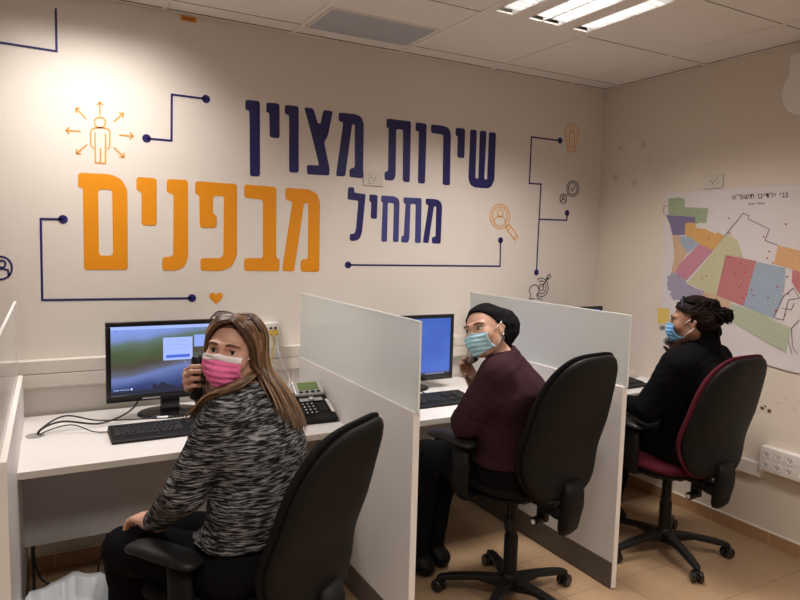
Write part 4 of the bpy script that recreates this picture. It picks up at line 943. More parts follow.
def shift(pr,dr):
    lo,hi,fn=pr; return lo-max(dr,0),hi+max(dr,0),(lambda x,y,z:fn(x,y,z)-dr)

class Head:
    """c centre, F facing, roll in degrees (head tipped towards its right), size"""
    def __init__(s,c,F,up=(0,0,1),sc=1.0):
        s.c=L3(c); s.F=nrm(F); U=L3(up); U=U-s.F*np.dot(U,s.F); s.U=nrm(U); s.L=np.cross(s.U,s.F); s.sc=sc; s.B=[s.F,s.L,s.U]
    def p(s,f,l,u): return s.c+s.sc*(f*s.F+l*s.L+u*s.U)
    def e(s,c,r): return ell(s.p(*c),np.array(r)*s.sc,s.B)
    def k(s,a,b,ra,rb=None): return cap(s.p(*a),s.p(*b),ra*s.sc,None if rb is None else rb*s.sc)
    def base(s):
        return [(s.e((-.018,0,.026),(.096,.076,.084)),.0),(s.e((.026,0,-.030),(.066,.062,.085)),.03),
            (s.k((-.005,.052,-.055),(.058,.016,-.098),.020,.016),.025),(s.k((-.005,-.052,-.055),(.058,-.016,-.098),.020,.016),.025),(s.e((.066,0,-.098),(.020,.022,.017)),.02)]
    def feat(s):
        o=[(s.e((.060,y*.036,-.030),(.030,.028,.030)),.02) for y in (1,-1)]
        o+=[(s.k((.076,y*.042,.020),(.090,y*.010,.016),.010,.011),.012) for y in (1,-1)]
        o+=[(s.k((.090,0,.004),(.109,0,-.034),.0085,.0125),.012)]+[(s.e((.098,y*.012,-.038),(.011,.008,.008)),.008) for y in (1,-1)]
        o+=[(s.e((.086,0,-.064),(.010,.022,.006)),.006),(s.e((.084,0,-.075),(.010,.019,.006)),.006)]
        return o
    def ears(s):
        o=[]
        for y in (1,-1):
            o+=[(s.e((-.012,y*.074,-.012),(.018,.007,.030)),.006),(s.k((-.016,y*.078,.014),(-.026,y*.084,-.004),.006,.006),.004),(s.k((-.026,y*.084,-.004),(-.010,y*.078,-.036),.006,.006),.004)]
        return o
    def carve(s,Fd):
        for pr,k in s.base(): Fd.add(pr,k)
        for pr,k in s.feat(): Fd.add(pr,k)
        for y in (1,-1): Fd.sub(s.e((.097,y*.032,.0),(.014,.018,.011)),.010)
        for y in (1,-1):
            Fd.add(s.e((.0755,y*.031,.0),(.0145,.0150,.0145)),.004)
            Fd.sub(s.e((.097,y*.0315,-.001),(.020,.0150,.0062)),.002)
        for pr,k in s.ears(): Fd.add(pr,k)
    def face_parts(s,body,look=(0,0)):
        for y in (1,-1):
            c=s.p(.0768,y*.031,-.0005); mb=MB(); n=16
            g=nrm(s.F+look[0]*s.L+look[1]*s.U); a=nrm(np.cross(g,[0,0,1])); b=np.cross(a,g); Mt=Matrix((a,b,g)).transposed()
            r=.0127*s.sc
            mb.lathe([(r*math.sin(t),r*math.cos(t)) for t in np.linspace(PI-.01,.46,9)]+[(.001,r*math.cos(.46))],c,18,Mt)
            ey=mb.build('eye',M_eyew,body,smooth=True)
            k=MB(); k.lathe([(r*math.sin(t)*1.01,r*math.cos(t)*1.012) for t in np.linspace(.50,.02,5)],c,18,Mt); k.build('iris',M_pupil,ey,smooth=True)
            k=MB(); pts=[s.p(.0935-.3*abs(q)**2*.09-(.010 if False else 0),y*(.0315+.0165*q),.0065-.0065*q*q) for q in np.linspace(-1,1,9)]
            pts=[p+s.F*(-.007*(q*q)) for p,q in zip(pts,np.linspace(-1,1,9))]
            k.tube(pts,[.0007]+[.0016]*7+[.0008],6); k.build('eyelashes',M_pupil,body,smooth=True)
            k=MB(); pts=[s.p(.098-.010*((q+.6)/1.6)**2-(.006 if q>.5 else 0),y*(.031+.022*q),.0190+.0045*math.cos(q*1.7)) for q in np.linspace(-1,1,9)]
            k.tube(pts,[.0022,.0034,.0036,.0034,.003,.0028,.0024,.0018,.001],6); k.build('eyebrow',M_brow,body,smooth=True)
    def mask(s,body,m,band=None,name='face_mask',wid=.060,topu=-.016,bot0=-.118,rp=.0016):
        hh=.0021; c=s.p(.05,0,-.06); R=.125
        def field(lo_u,hi_u,off):
            Fd=Field(c-R,c+R,hh)
            for pr,k in s.base(): Fd.add(pr,k)
            Fd.add(s.k((.097,0,-.020),(.098,0,-.060),.0145,.015),.03); Fd.add(s.k((.098,0,-.060),(.070,0,-.102),.013,.016),.03)
            for y in (1,-1): Fd.add(s.e((.055,y*.038,-.04),(.03,.028,.035)),.02)
            x,y,z=Fd.grids(); dx,dy,dz=[q-s.c[i] for i,q in enumerate((x,y,z))]
            f=(dx*s.F[0]+dy*s.F[1]+dz*s.F[2])/s.sc; l=(dx*s.L[0]+dy*s.L[1]+dz*s.L[2])/s.sc; u=(dx*s.U[0]+dy*s.U[1]+dz*s.U[2])/s.sc
            rip=rp*np.sin((u+.02)*2*PI/.019+.6*np.sin(l*40))*(np.abs(l)<.055)
            sh=np.abs(Fd.V-off-rip)-.0019
            top=topu+.005*np.exp(-(l/.022)**2)-.03*np.maximum(np.abs(l)-.03,0)
            bot=bot0+.60*np.maximum(np.abs(l)-.010,0)
            bx=np.maximum.reduce([u-(top+hi_u),bot-u+lo_u,np.abs(l)-wid,.012-f+0*l,(top+lo_u-u) if lo_u<0 else (u-9)])
            Fd.V=np.maximum(sh,bx).astype(np.float32); return Fd
        o=field(0,0,.0058).obj(name,m,body,1)
        if band is not None:
            field(-.017,.0015,.0074).obj('nose_band',band,o,1)
        for y in (1,-1):
            k=MB(); 
            for (u0,e) in ((-.022,.020),(-.088,-.034)):
                k.tube([s.p(.038,y*.0655,u0),s.p(.012,y*.0765,(u0+e)/2+.002),s.p(-.018,y*.0835,e)],.0016,6)
            k.build('ear_loop',M_maskw,o,smooth=True)
        return o
def hand(Fd,W,D,N,side,curl=(.4,.5,.4),spread=.05,thumb=(.6,.7,.25),sc=1.0,nails=None):
    """W wrist, D along the hand, N palm normal, side = direction of the thumb"""
    W=L3(W); D=nrm(D); N=L3(N); N=nrm(N-D*np.dot(N,D)); S=nrm(L3(side)-D*np.dot(side,D)-N*np.dot(side,N))
    pk=[]
    for i,(o,ln) in enumerate(((.028,.092),(.0095,.097),(-.0095,.093),(-.027,.084))):
        k=W+sc*(D*ln+S*o); pk.append(k)
        Fd.add(cap(W+sc*(D*.012+S*o*.62),k,.0145*sc,.0105*sc),.012)
    Fd.add(cap(W-D*.03,W+D*.02*sc,.024*sc,.023*sc,S,1.25),.02)
    tips=[]
    for i,(o,ls) in enumerate((((.028),(.040,.024,.020)),((.0095),(.045,.028,.021)),((-.0095),(.041,.026,.021)),((-.027),(.032,.020,.018)))):
        a=pk[i]; d=nrm(D+S*spread*(1.5-i)); r=.0090*sc if i<3 else .0080*sc; ang=0
        cc=curl if not isinstance(curl[0],(tuple,list)) else curl[i]
        for j in range(3):
            ang+=cc[j]; dd=nrm(d*math.cos(ang)+N*math.sin(ang)); b=a+dd*ls[j]*sc
            Fd.add(cap(a,b,r,r*.92),.0035 if j==0 else .003); a=b; r*=.92
        tips.append((a,dd,nrm(-d*math.sin(ang)+N*math.cos(ang)),r))
    a=W+sc*(D*.022+S*.022+N*.006); td=nrm(D*thumb[0]+S*thumb[1]+N*thumb[2]); r=.0125*sc
    for j,l in enumerate((.040,.031,.024)):
        b=a+td*l*sc; Fd.add(cap(a,b,r,r*.88),.010 if j==0 else .004); a=b; r*=.88; td=nrm(td+D*.22+N*.18)
    return tips
def zsteps(spec):
    out=[]
    for a,b,h in spec: out+=list(np.arange(a,b-1e-6,h))
    return out
def torso(J,g,fat=1.0):
    """primitives of the trunk with inflation g"""
    lt=nrm(L3(J['shL'])-L3(J['shR'])); lp=nrm(L3(J['hipL'])-L3(J['hipR'])); up=nrm(L3(J['neck'])-L3(J['pelvis'])); fw=np.cross(lt,up)
    fw=fw if np.dot(fw,L3(J['fwd']))>0 else -fw
    P,Wt,Ch,Nk=[L3(J[k]) for k in ('pelvis','waist','chest','neck')]
    o=[(cap(P,Wt,.115*fat+g,.105*fat+g,lp,1.42),.0),(cap(Wt,Ch,.105*fat+g,.112*fat+g,lt,1.36),.05),(cap(Ch,Ch*.35+Nk*.65,.110*fat+g,.075+g,lt,1.42),.04)]
    o+=[(cap(L3(J['shL'])*.85+Nk*.15-up*.01,L3(J['shR'])*.85+Nk*.15-up*.01,.056*fat**.5+g),.05)]
    for q in ('shL','shR'): o+=[(cap(Nk+up*.01,L3(J[q])*.8+Nk*.2+up*.012,.042+g,.045+g),.04)]
    for s_ in (1,-1): o+=[(ell(Ch+fw*.085*fat+lt*s_*.072*fat-up*.02,np.array([.062,.068,.068])*fat+g,[fw,lt,up]),.04)]
    return o
def limbs(J,g,fat=1.0,sl=1.0):
    o=[]
    for s_ in 'LR':
        o+=[(cap(J['sh'+s_],J['el'+s_],.052*fat+g,.043*fat+g),.035),(cap(J['el'+s_],L3(J['el'+s_])*(1-sl)+L3(J['wr'+s_])*sl,.042*fat+g,.030+g*.8),.015)]
    return o
def legs(J,g,fat=1.0):
    o=[(cap(J['hipL'],J['hipR'],.098*fat+g),.0)]
    for s_ in 'LR':
        o+=[(cap(J['hip'+s_],J['kn'+s_],.086*fat+g,.062*fat+g),.03),(cap(J['kn'+s_],J['an'+s_],.058*fat+g,.040+g),.02)]
    return o
def folds(Fd,amp,f=(60,55,38),seed=0):
    x,y,z=Fd.grids(); Fd.V=(Fd.V+amp*(np.sin(f[0]*x+9*np.sin(11*z+seed)+seed)*np.sin(f[1]*y+7*np.sin(14*z+seed))*.6+np.sin(f[2]*z+5*np.sin(9*x+seed)+5*np.sin(8*y))*.6)*(np.abs(Fd.V)<.05)).astype(np.float32)
def bounds(J,m=.2):
    A=np.array([L3(v) for k,v in J.items() if k!='fwd']); return A.min(0)-m,A.max(0)+m

def person(J,head,label,skin,top,topname,fat=1.0,sleeve=1.0,hem=.60,hands=None,h=.0036,legfat=1.0,collar=0,amp=.0022,seed=0,tfat=None,armfat=None):
    tf=tfat or fat; af=armfat or fat
    lo,hi=bounds(J,.17); hd=head
    t=None
    zs=zsteps([(.0,.60,.012),(.60,1.40,h)])
    B=Field(lo,hi,h,zs)
    for pr,k in torso(J,-.016,tf): B.add(pr,k)
    for pr,k in limbs(J,-.016,af): B.add(pr,k)
    for pr,k in legs(J,-.014,legfat): B.add(pr,max(k,.02))
    for s_ in 'LR': B.add(cap(J['an'+s_],L3(J['an'+s_])+L3(J['toe'+s_])*.6,.026,.022),.02)
    # neck
    B.add(cap(L3(J['neck'])-V(0,0,.03),head.p(-.022,0,-.045),.052,.050),.03)
    for s_ in 'LR': B.add(cap(L3(J['el'+s_])*.3+L3(J['wr'+s_])*.7,J['wr'+s_],.029,.024),.02)
    head.carve(B)
    tips={}
    for s_,hk in (hands or {}).items(): tips[s_]=hand(B,J['wr'+s_],**hk)
    body=B.obj('person',skin,None,1); tag(body,label,'person')
    body['_']=0; del body['_']
    # top garment
    zs=zsteps([(hem-.03,1.30,.0062)])
    T=Field(lo,hi,.0062,zs)
    for pr,k in torso(J,.006,tf): T.add(pr,k)
    T.add(cap(J['hipL'],J['hipR'],.098*legfat+.016),.05)
    for s_ in 'LR': T.add(cap(J['hip'+s_],L3(J['hip'+s_])*.72+L3(J['kn'+s_])*.28,.090*legfat+.012,.086*legfat+.008),.03)
    for pr,k in limbs(J,.008,af,sleeve): T.add(pr,k)
    if amp: folds(T,amp,seed=seed)
    x,y,z=T.grids(); T.V=np.maximum(T.V,(hem-z)+.012*np.sin(6*x+5*y)).astype(np.float32)
    T.sub(cap(L3(J['neck'])-V(0,0,.012-collar),head.p(-.02,0,-.04),.058,.062),.012)
    for s_ in 'LR':
        w=L3(J['wr'+s_]); d=nrm(w-L3(J['el'+s_])); T.sub(cap(L3(J['el'+s_])*(1-sleeve)+w*sleeve-d*.004,w+d*.12,.027,.06),.004)
    g=T.obj(topname,top,body,1)
    zs=zsteps([(.05,.80,.008)])
    Q=Field(lo,hi,.008,zs)
    for pr,k in legs(J,.004,legfat): Q.add(pr,max(k,.0))
    Q.add(cap(J['pelvis'],L3(J['pelvis'])*.45+L3(J['waist'])*.55,.112*tf,.106*tf,nrm(L3(J['hipL'])-L3(J['hipR'])),1.42),.03)
    folds(Q,.0025,(40,45,50),seed+1)
    x,y,z=Q.grids(); Q.V=np.maximum(Q.V,.075-z+0*x+0*y).astype(np.float32)
    Q.obj('trousers',M_pants,body,1)
    for s_ in 'LR':
        a=L3(J['an'+s_]); d=L3(J['toe'+s_]); S=Field(a+np.minimum(d,0)-.1,a+np.maximum(d,0)+.1,.006)
        lt=nrm(np.cross(d,[0,0,1]))
        S.add(cap(V(a[0],a[1],.045)-nrm(d)*.045,V(a[0],a[1],.04)+d,.042,.033,lt,1.15),.0); S.add(cap(a-V(0,0,.02),a+V(0,0,.03),.046,.044),.03)
        x,y,z=S.grids(); S.V=np.maximum(S.V,np.maximum(.003-z,z-.13)+0*x+0*y).astype(np.float32); S.obj('shoe',M_shoe,body,1)
    return body,g,tips
def strands(mb,guides,n,spread,r=.0022,seed=0,push=None,jit=1.0,wave=0):
    """guides: list of polylines with equal point counts; strands are blends of neighbouring guides"""
    rnd=random.Random(seed); G=[np.array(g,float) for g in guides]; m=len(G[0])
    for _ in range(n):
        q=rnd.random()*(len(G)-1) if len(G)>1 else 0; i=min(int(q),len(G)-2) if len(G)>1 else 0; t=q-i
        p=G[i]*(1-t)+G[i+1]*t if len(G)>1 else G[0].copy()
        off=np.array([rnd.gauss(0,1) for _ in range(3)]); off/=max(1,np.linalg.norm(off)/1.4)
        w=np.linspace(0,1,m)[:,None]; sp=spread if not hasattr(spread,'__len__') else np.interp(np.linspace(0,1,m),np.linspace(0,1,len(spread)),spread)[:,None]
        p=p+off*sp*jit
        # resample smoothly
        P=np.vstack([2*p[0]-p[1],p,2*p[-1]-p[-2]]); out=[]
        for k in range(1,len(P)-2):
            for s_ in range(4):
                u=s_/4; a,b,c,d=P[k-1],P[k],P[k+1],P[k+2]; out.append(.5*((2*b)+(c-a)*u+(2*a-5*b+4*c-d)*u*u+(3*b-a-3*c+d)*u**3))
        out.append(P[-2]); out=np.array(out)
        if wave:
            ph=rnd.random()*6; z=np.linspace(0,1,len(out)); am=wave*(.3+.7*z)[:,None]
            out=out+am*np.stack([np.sin(22*z+ph),np.cos(19*z+ph),0*z],1)
        if push is not None: out=push(out,.004+.016*rnd.random())
        L=int(len(out)*(.86+.14*rnd.random())); out=out[:max(L,5)]; k=len(out)
        mb.tube(out,[r*(.6 if i==0 else 1)*(1 if i<k*.75 else max(.12,(k-1-i)/(k*.25))) for i in range(k)],4,caps=False,flat=1.7)

def pusher(prims):
    def ev(P):
        return np.min(np.stack([pr[2](P[:,0],P[:,1],P[:,2]) for pr,_ in prims]),0)
    def push(P,m):
        P=P.copy(); h=.004
        for _ in range(4):
            d=ev(P); n=np.stack([ev(P+h*np.eye(3)[i])-ev(P-h*np.eye(3)[i]) for i in range(3)],1); n/=np.linalg.norm(n,axis=1)[:,None]+1e-9
            P=P+n*np.maximum(m+.008-d,0)[:,None]
        for _ in range(2): P[1:-1]=P[1:-1]*.5+.25*(P[:-2]+P[2:])
        return P
    return push
def gframe(P0,ang):
    a=math.radians(ang); h=V(math.cos(a),math.sin(a),0); l=V(-h[1],h[0],0); return h,l

# ---- first woman: grey knit jacket, pink mask, long light brown hair
h1,l1=gframe(None,128)
J1=dict(neck=(.565,1.945,1.065),chest=(.572,1.925,.915),waist=(.580,1.90,.745),pelvis=(.560,1.905,.60),shL=(.448,1.842,1.025),shR=(.672,2.022,.965),
  elL=(.340,1.845,.830),wrL=(.288,2.010,.692),elR=(.560,2.280,.815),wrR=(.452,2.110,1.070),hipL=(.480,1.865,.575),hipR=(.640,1.975,.575),
  knL=(.222,2.170,.550),knR=(.330,2.280,.535),anL=(.240,2.280,.095),anR=(.330,2.380,.095),fwd=h1)
J1['toeL']=h1*.15; J1['toeR']=h1*.15
H1=Head((.512,1.974,1.207),(-.580,-.81,.13),(.08,-.05,1),.95)
vc=nrm(V(.49,1.99,0)); rt=V(vc[1],-vc[0],0)         # from the viewpoint to her, and its right
hands1={'R':dict(D=-vc*.75-rt*.55+V(0,0,.45),N=rt*.9-vc*.2+V(0,0,.1),side=V(0,0,1)-vc*.1,curl=((1.0,.95,.6),(1.0,1.0,.6),(1.05,1.0,.6),(1.1,1.0,.6)),thumb=(.35,.45,.8),sc=.98),
        'L':dict(D=nrm(V(-.30,.80,-.10)),N=V(0,0,-1),side=V(.8,.3,0),curl=(.35,.4,.3),thumb=(.8,.55,.1),sc=.98)}
P1,G1,T1=person(J1,H1,'seated woman in a grey knit jacket and pink mask looking back over her shoulder',M_skin,MATS['heather grey knit'],'knit_jacket',
  fat=1.12,hands=hands1,legfat=1.06,hem=.668,sleeve=.97,h=.0034,seed=1)
H1.face_parts(P1,(0.25,0)); H1.mask(P1,M_pink,M_maskw,wid=.063,topu=-.013,bot0=-.108,rp=.0012)
k=MB()
Jc=L3(J1['elL'])*.03+L3(J1['wrL'])*.97; d=nrm(L3(J1['wrL'])-L3(J1['elL']))
k.tube([Jc-d*.012,Jc+d*.008],[.037,.036],20); k.build('cuff',M_coat,G1,smooth=True)
# ring on the phone hand, nails
for s_,(a,dd,nn,r) in enumerate(T1['R']):
    k=MB(); Mn=Matrix((nrm(np.cross(dd,nn)),dd,-nn)).transposed(); k.lathe([(.0001,.0012),(.0040,.0008),(.0046,-.0010)],a-nn*(r*.93)-dd*.001,12,Mn@Matrix.Diagonal((1,1.35,1))); k.build('fingernail',M_nail,P1,smooth=True)
def hair_long(Hd,body,m):
    capF=Field(Hd.c-.17,Hd.c+.17,.004)
    capF.add(Hd.e((-.022,0,.030),(.103,.082,.091)),0); capF.add(Hd.e((-.045,0,-.02),(.075,.083,.095)),.03)
    x,y,z=capF.grids(); dx,dy,dz=[q-Hd.c[i] for i,q in enumerate((x,y,z))]
    f=dx*Hd.F[0]+dy*Hd.F[1]+dz*Hd.F[2]; l=dx*Hd.L[0]+dy*Hd.L[1]+dz*Hd.L[2]; u=dx*Hd.U[0]+dy*Hd.U[1]+dz*Hd.U[2]
    face=np.maximum(.020+.0*f-f, -(.088-u))  # region in front of the hairline and below it
    cut=np.minimum(f-.012, .070-7*l*l-u)
    capF.V=np.maximum(capF.V,cut).astype(np.float32)
    hair=capF.obj('hair',m,body,2)
    mb=MB(); return hair,mb
hair1,hm=hair_long(H1,P1,MATS['light brown hair'])
def scalp(Hd,a,e,o=.0,rr=(.106,.083,.095)):
    """point on the scalp: a azimuth from the front towards the left, e elevation"""
    return Hd.p(-.022+(rr[0]+o)*math.cos(e)*math.cos(a),(rr[1]+o)*math.cos(e)*math.sin(a),.034+(rr[2]+o)*math.sin(e)-.006)
rd=math.radians
def guide(Hd,a,low,part=.012,e0=62,o=.0,front=.4):
    s0=scalp(Hd,rd(a*front),rd(e0+18),.004+o)
    return [Hd.p(.045+(.02 if abs(a)<70 else -.06),part,.117+o),scalp(Hd,rd(a*.8),rd(55),.006+o),scalp(Hd,rd(a),rd(22),.008+o),scalp(Hd,rd(a),rd(-12),.010+o)]+[L3(q) for q in low]
# left side and back: falls behind the shoulder down the back
PUSH1=pusher(torso(J1,.006,1.12)+limbs(J1,.008,1.12))
lows={82:[(.588,1.915,1.135),(.600,1.890,1.100),(.615,1.855,1.05),(.618,1.805,.985)],
      112:[(.610,1.945,1.135),(.640,1.920,1.085),(.666,1.893,1.025),(.665,1.828,.962)],
      160:[(.628,1.970,1.130),(.668,1.950,1.070),(.705,1.930,1.00),(.705,1.866,.945)]}
gl=[guide(H1,a,[L3(q)+V(0,0,0) for q in lo]) for a,lo in lows.items()]
strands(hm,gl,460,(.004,.006,.008,.012,.016,.016),.0026,1,push=PUSH1)
gt=[[H1.p(.070,.010,.096),H1.p(.074,.038,.082),H1.p(.058,.064,.048),H1.p(.036,.076,.012),H1.p(.014,.082,-.035)]+[L3(q) for q in lows[82][:2]],
    [H1.p(.058,.010,.108),H1.p(.058,.046,.094),H1.p(.038,.073,.056),H1.p(.016,.082,.014),H1.p(-.004,.086,-.035)]+[L3(q) for q in lows[82][:2]],
    [H1.p(.040,.010,.116),H1.p(.036,.052,.102),H1.p(.016,.079,.062),H1.p(-.004,.087,.014),H1.p(-.022,.088,-.035)]+[L3(q) for q in lows[82][:2]]]
strands(hm,gt,220,(.002,.004,.005,.005,.007,.012,.012),.0024,2)
# right side of the face and the lock falling in front
gr=[[H1.p(.070,.006,.096),H1.p(.074,-.030,.084),H1.p(.058,-.060,.050),H1.p(.036,-.073,.012),H1.p(.022,-.078,-.035),H1.p(.016,-.078,-.09),(.400,2.03,1.07)],
    [H1.p(.050,.006,.112),H1.p(.048,-.044,.096),H1.p(.028,-.074,.056),H1.p(.008,-.083,.014),H1.p(-.006,-.086,-.035),H1.p(-.006,-.086,-.09),(.43,2.06,1.06)],
    [H1.p(.0,.006,.119),H1.p(-.01,-.052,.100),H1.p(-.03,-.082,.058),H1.p(-.045,-.085,.014),H1.p(-.05,-.083,-.035),H1.p(-.04,-.08,-.09),(.47,2.06,1.05)]]
strands(hm,gr,220,(.002,.004,.005,.005,.006,.008,.009),.0024,3)
gk=[[H1.p(.010,.060,-.090),(.575,1.940,1.130),(.528,1.880,1.130),(.470,1.840,1.116),(.412,1.895,1.066),(.372,1.950,1.022)],[H1.p(.020,.050,-.115),(.560,1.930,1.125),(.512,1.870,1.126),(.450,1.845,1.105),(.400,1.905,1.050),(.366,1.955,1.005)]]
strands(hm,gk,150,(.003,.005,.008,.011,.014,.015),.0023,4,push=PUSH1)
ob=hm.build('hair_strands',MATS['light brown hair'],hair1,smooth=True)
# spectacles pushed up on her head
sp=bpy.data.objects.new('eyeglasses',None); COL.objects.link(sp); sp.parent=P1
fr=MB(); ln=MB()
Ug=nrm(H1.U*.42-H1.F*.90)
for y in (1,-1):
    c=H1.p(.036,y*.033,.112); pts=[]
    for q in range(25):
        a=2*PI*q/24; pts.append(c+H1.L*.0265*math.copysign(abs(math.cos(a))**.8,math.cos(a))+Ug*.0195*math.copysign(abs(math.sin(a))**.8,math.sin(a)))
    fr.tube(pts,.0023,8,caps=False); ln.add([c-nrm(np.cross(H1.L,Ug))*.0003]+pts[:-1],[(0,1+q,1+(q+1)%24) for q in range(24)])
    fr.tube([H1.p(.036,y*.060,.112),H1.p(.028,y*.076,.094),H1.p(-.02,y*.089,.060),H1.p(-.055,y*.085,.030)],.0024,8)
fr.tube([H1.p(.038,-.008,.114),H1.p(.041,0,.117),H1.p(.038,.008,.114)],.0022,8)
fr.build('spectacle_frame',M_tortoise,sp,smooth=True); ln.build('lenses',M_lens,sp,smooth=True)

def handset(label,a,b,face,m,name='telephone_handset'):
    """receiver from ear end a to mouth end b; face = direction of the user's cheek"""
    a=L3(a);b=L3(b); d=nrm(b-a); fc=L3(face); fc=nrm(fc-d*np.dot(fc,d)); s=np.cross(d,fc); t=bpy.data.objects.new(name,None); COL.objects.link(t); tag(t,label,'telephone handset')
    L=np.linalg.norm(b-a); F=Field(np.minimum(a,b)-.06,np.maximum(a,b)+.06,.0028)
    F.add(cap(a-fc*.012,b-fc*.012,.0125,.0125,s,1.45),0); F.add(ell(a+fc*.002+d*.012,(.024,.024,.017),[d,s,fc]),.012); F.add(ell(b+fc*.002-d*.012,(.024,.024,.017),[d,s,fc]),.012)
    F.obj('handle',m,t,1)
    for q,z in ((a,1),(b,-1)):
        Mt=Matrix((s,np.cross(fc,s),fc)).transposed(); k=MB(); k.lathe([(.001,.0),(.016,.0),(.018,-.006)],q+fc*.0195+d*z*.012,18,Mt); k.build('earpiece' if z>0 else 'mouthpiece',MATS['dark grille'] if m is not M_black else M_blackg,t,smooth=True)
    return t
kn=L3(J1['wrR'])+nrm(hands1['R']['D'])*.085
hs=handset('black telephone handset held against the pink mask by the woman in the knit jacket',kn+rt*.036+V(0,0,.060)+vc*.03,kn+rt*.030-V(0,0,.055)+vc*.012,H1.L*1.0+V(0,0,0),M_black)

# ---- second woman: plum top, black headscarf, light blue mask
h2,l2=gframe(None,112)
J2=dict(neck=(1.655,2.100,1.082),chest=(1.690,2.072,.930),waist=(1.700,2.085,.770),pelvis=(1.725,2.065,.635),shL=(1.555,2.022,1.030),shR=(1.795,2.165,.965),
  elL=(1.472,2.098,.845),wrL=(1.550,2.200,.715),elR=(1.770,2.370,.800),wrR=(1.622,2.252,.955),hipL=(1.640,2.060,.625),hipR=(1.810,2.110,.625),
  knL=(1.500,2.430,.600),knR=(1.660,2.500,.600),anL=(1.530,2.520,.095),anR=(1.640,2.560,.095),fwd=h2)
J2['toeL']=h2*.15; J2['toeR']=h2*.15
H2=Head((1.574,2.130,1.200),(-.94,-.34,.10),(-.06,.38,1),.91)
vc2=nrm(V(1.62,2.1,0)); rt2=V(vc2[1],-vc2[0],0)
hands2={'R':dict(D=-rt2*.5-vc2*.3+V(0,0,.9),N=rt2*.7-vc2*.7,side=-vc2*.7-rt2*.6,curl=(.45,.55,.35),thumb=(.75,.4,.5),sc=.92),
        'L':dict(D=nrm(V(.5,.75,-.25)),N=V(0,0,-1),side=V(.8,-.3,0),curl=(.3,.4,.3),thumb=(.7,.6,.1),sc=.92)}
P2,G2,T2=person(J2,H2,'seated woman in a plum top, black headscarf and light blue mask turning toward the viewer',M_skin2,M_plum,'plum_top',
  fat=1.12,hands=hands2,legfat=1.02,hem=.66,sleeve=.93,h=.0042,seed=3,amp=.0030,armfat=1.16)
H2.face_parts(P2,(-.45,.0)); H2.mask(P2,M_blue,None,topu=-.022,wid=.062)
S=Field(H2.c-.20,H2.c+.20,.004)
S.add(H2.e((-.026,0,.036),(.104,.085,.088)),0); S.add(H2.e((-.134,0,.018),(.094,.090,.088)),.04); S.add(H2.e((-.095,0,-.035),(.05,.062,.055)),.04)
x,y,z=S.grids(); dx,dy,dz=[q-H2.c[i] for i,q in enumerate((x,y,z))]
f=(dx*H2.F[0]+dy*H2.F[1]+dz*H2.F[2]); l=(dx*H2.L[0]+dy*H2.L[1]+dz*H2.L[2]); u=(dx*H2.U[0]+dy*H2.U[1]+dz*H2.U[2])
S.V=(S.V+.0016*np.sin(90*f+60*u+20*np.sin(30*l))+.0012*np.sin(140*u+40*l)).astype(np.float32)
S.V=np.maximum(S.V,(-.070+.0*l-u)+0*f).astype(np.float32)
S.V=np.maximum(S.V,np.minimum(f-.80*u+.004, (.074-4.0*l*l)-u)).astype(np.float32)
S.obj('headscarf',M_scarf,P2,1)
k=MB(); strands(k,[[H2.p(-.016,.078,-.01),H2.p(-.03,.080,-.04),H2.p(-.05,.070,-.07)],[H2.p(-.03,.080,.0),H2.p(-.05,.076,-.04),H2.p(-.065,.06,-.07)]],50,.003,.0018,7); k.build('hair',MATS['dark brown hair'],P2,smooth=True)
k=MB(); c=H2.p(-.002,.084,-.052); Mt=Matrix((H2.F,H2.U,H2.L)).transposed(); k.lathe([(.0005,-.001),(.0105,-.001),(.0105,.001),(.0005,.0015)],c,20,Mt); k.tube([H2.p(-.008,.083,-.034),c+H2.U*.009],.0009,6); k.build('earring',M_tortoise,P2)
w=L3(J2['wrR'])
handset('grey telephone handset held at her right ear by the woman in the plum top',V(1.594,2.224,1.165),V(1.570,2.203,1.064),H2.L*1.0,M_grey)

# ---- third woman: black coat, brown hair in a bun, blue mask, seen from the side
h3,l3=gframe(None,97)
J3=dict(neck=(2.795,2.030,1.070),chest=(2.790,2.025,.925),waist=(2.795,2.035,.745),pelvis=(2.795,2.055,.60),shL=(2.600,2.005,1.005),shR=(2.985,2.085,.995),
  elL=(2.545,2.110,.780),wrL=(2.600,2.310,.760),elR=(2.960,2.300,.800),wrR=(2.835,2.185,1.0),hipL=(2.715,2.055,.570),hipR=(2.880,2.080,.570),
  knL=(2.650,2.440,.560),knR=(2.830,2.470,.560),anL=(2.650,2.520,.095),anR=(2.810,2.540,.095),fwd=h3)
J3['toeL']=h3*.15; J3['toeR']=h3*.15
H3=Head((2.738,2.050,1.208),(-.52,.85,-.06),(.02,-.03,1),.93)
hands3={'R':dict(D=nrm(V(-.3,.15,.9)),N=V(-.7,-.5,.2),side=V(.2,.8,.3),curl=(.5,.7,.4),thumb=(.7,.4,.5),sc=.92),'L':dict(D=nrm(V(.1,.95,-.1)),N=V(0,0,-1),side=V(1,0,0),curl=(.3,.4,.3),thumb=(.7,.6,.1),sc=.92)}
P3,G3,T3=person(J3,H3,'seated woman in a black coat with brown hair in a bun, side view, blue mask',M_skin3,M_coat,'coat',fat=1.17,hands=hands3,legfat=1.04,hem=.535,sleeve=.97,h=.0046,seed=5,amp=.003,armfat=1.36)
C3=Field(L3(J3['neck'])-.16,L3(J3['neck'])+.16,.006)
C3.add(cap(L3(J3['neck'])-V(0,0,.05),L3(J3['neck'])+V(-.012,0,.085),.090,.084),0); folds(C3,.003,(60,60,70),2)
C3.sub(cap(L3(J3['neck'])+V(-.01,0,.03),H3.p(-.01,0,-.02),.066,.066),.01); x,y,z=C3.grids(); C3.V=np.maximum(C3.V,z-1.180-.10*(x-2.78)+0*y).astype(np.float32)
C3.obj('collar',M_coat,G3,1)
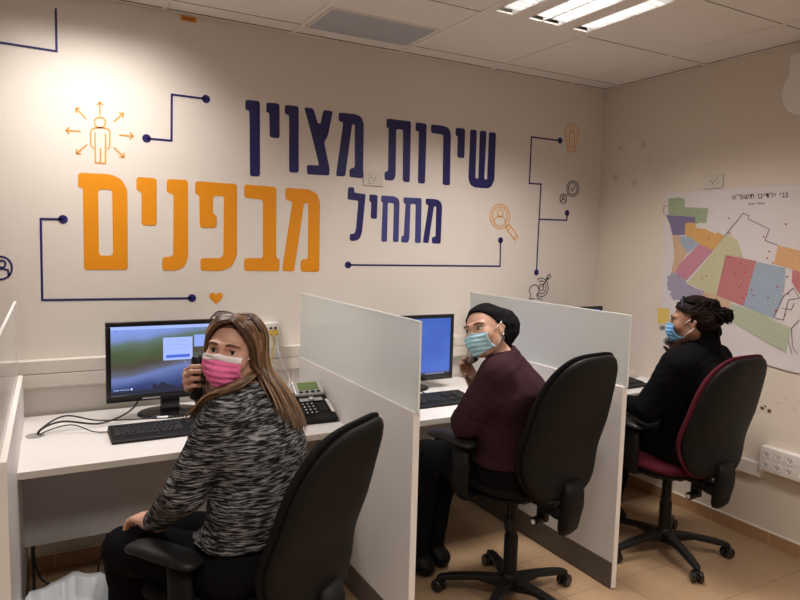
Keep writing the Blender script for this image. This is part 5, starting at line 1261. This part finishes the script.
H3.face_parts(P3,(.2,-.3)); H3.mask(P3,M_blued,None,rp=.0008)
S=Field(H3.c-.22,H3.c+.22,.004)
S.add(H3.e((-.020,0,.036),(.108,.089,.092)),0); S.add(H3.e((-.070,0,.0),(.062,.078,.075)),.03); S.add(H3.e((-.122,0,.022),(.040,.045,.045)),.012)
x,y,z=S.grids(); dx,dy,dz=[q-H3.c[i] for i,q in enumerate((x,y,z))]
f=(dx*H3.F[0]+dy*H3.F[1]+dz*H3.F[2]); l=(dx*H3.L[0]+dy*H3.L[1]+dz*H3.L[2]); u=(dx*H3.U[0]+dy*H3.U[1]+dz*H3.U[2])
S.V=(S.V+.0030*np.sin(120*f+60*np.sin(20*u))*np.sin(110*u+30*np.sin(25*f))+.002*np.sin(160*l+90*u)).astype(np.float32)
S.V=np.maximum(S.V,np.minimum(f+.004+.25*(u-.02), (.062-4*l*l)-u)).astype(np.float32); S.V=np.maximum(S.V,-.075-u+0*f+0*l).astype(np.float32)
hb=S.obj('hair',MATS['dark brown hair'],P3,1)
k=MB(); rnd=random.Random(9); gs=[]
for a in range(20,341,20):
    gs.append([scalp(H3,rd(a),rd(20 if 60<a<300 else 48),.006),scalp(H3,rd(a*.6+72),rd(40),.012),H3.p(-.098,.02*math.sin(rd(a)),.035)])
strands(k,gs,260,(.005,.008,.010),.0024,9,wave=.004)
bc=H3.p(-.126,0,.024); gs=[[bc+.046*V(math.cos(q),math.sin(q),.2*math.sin(3*q)),bc+.050*V(math.cos(q+.7),math.sin(q+.7),.5),bc+.050*V(math.cos(q+1.6),math.sin(q+1.6),-.2),bc+.046*V(math.cos(q+2.4),math.sin(q+2.4),-.7)] for q in np.linspace(0,6.2,9)]
strands(k,gs,110,.010,.0026,11,wave=.003)
gs=[[H3.p(-.11,y_,-.02),H3.p(-.125,y_,-.055),H3.p(-.12,y_*1.1,-.09)] for y_ in (-.03,.0,.03)]; strands(k,gs,40,.008,.0020,12,wave=.005)
k.build('hair_strands',MATS['dark brown hair'],hb,smooth=True)
k=MB(); pts=[scalp(H3,rd(90-q*.0),rd(0),.0) for q in ()]
pts=[H3.p(.030+.012*math.sin(q),.088*math.cos(q),.038+.086*math.sin(q)) for q in np.linspace(.35,PI-.35,15)]
k.tube(pts,.005,8,flat=.5); k.build('hair_band',mat('dark blue band',(.004,.009,.032),.7),hb,smooth=True)
handset('light grey telephone handset tucked under the blue mask of the woman in the black coat',H3.p(.055,-.090,.01),H3.p(.125,-.042,-.125),H3.L,MATS['grey handset plastic'])
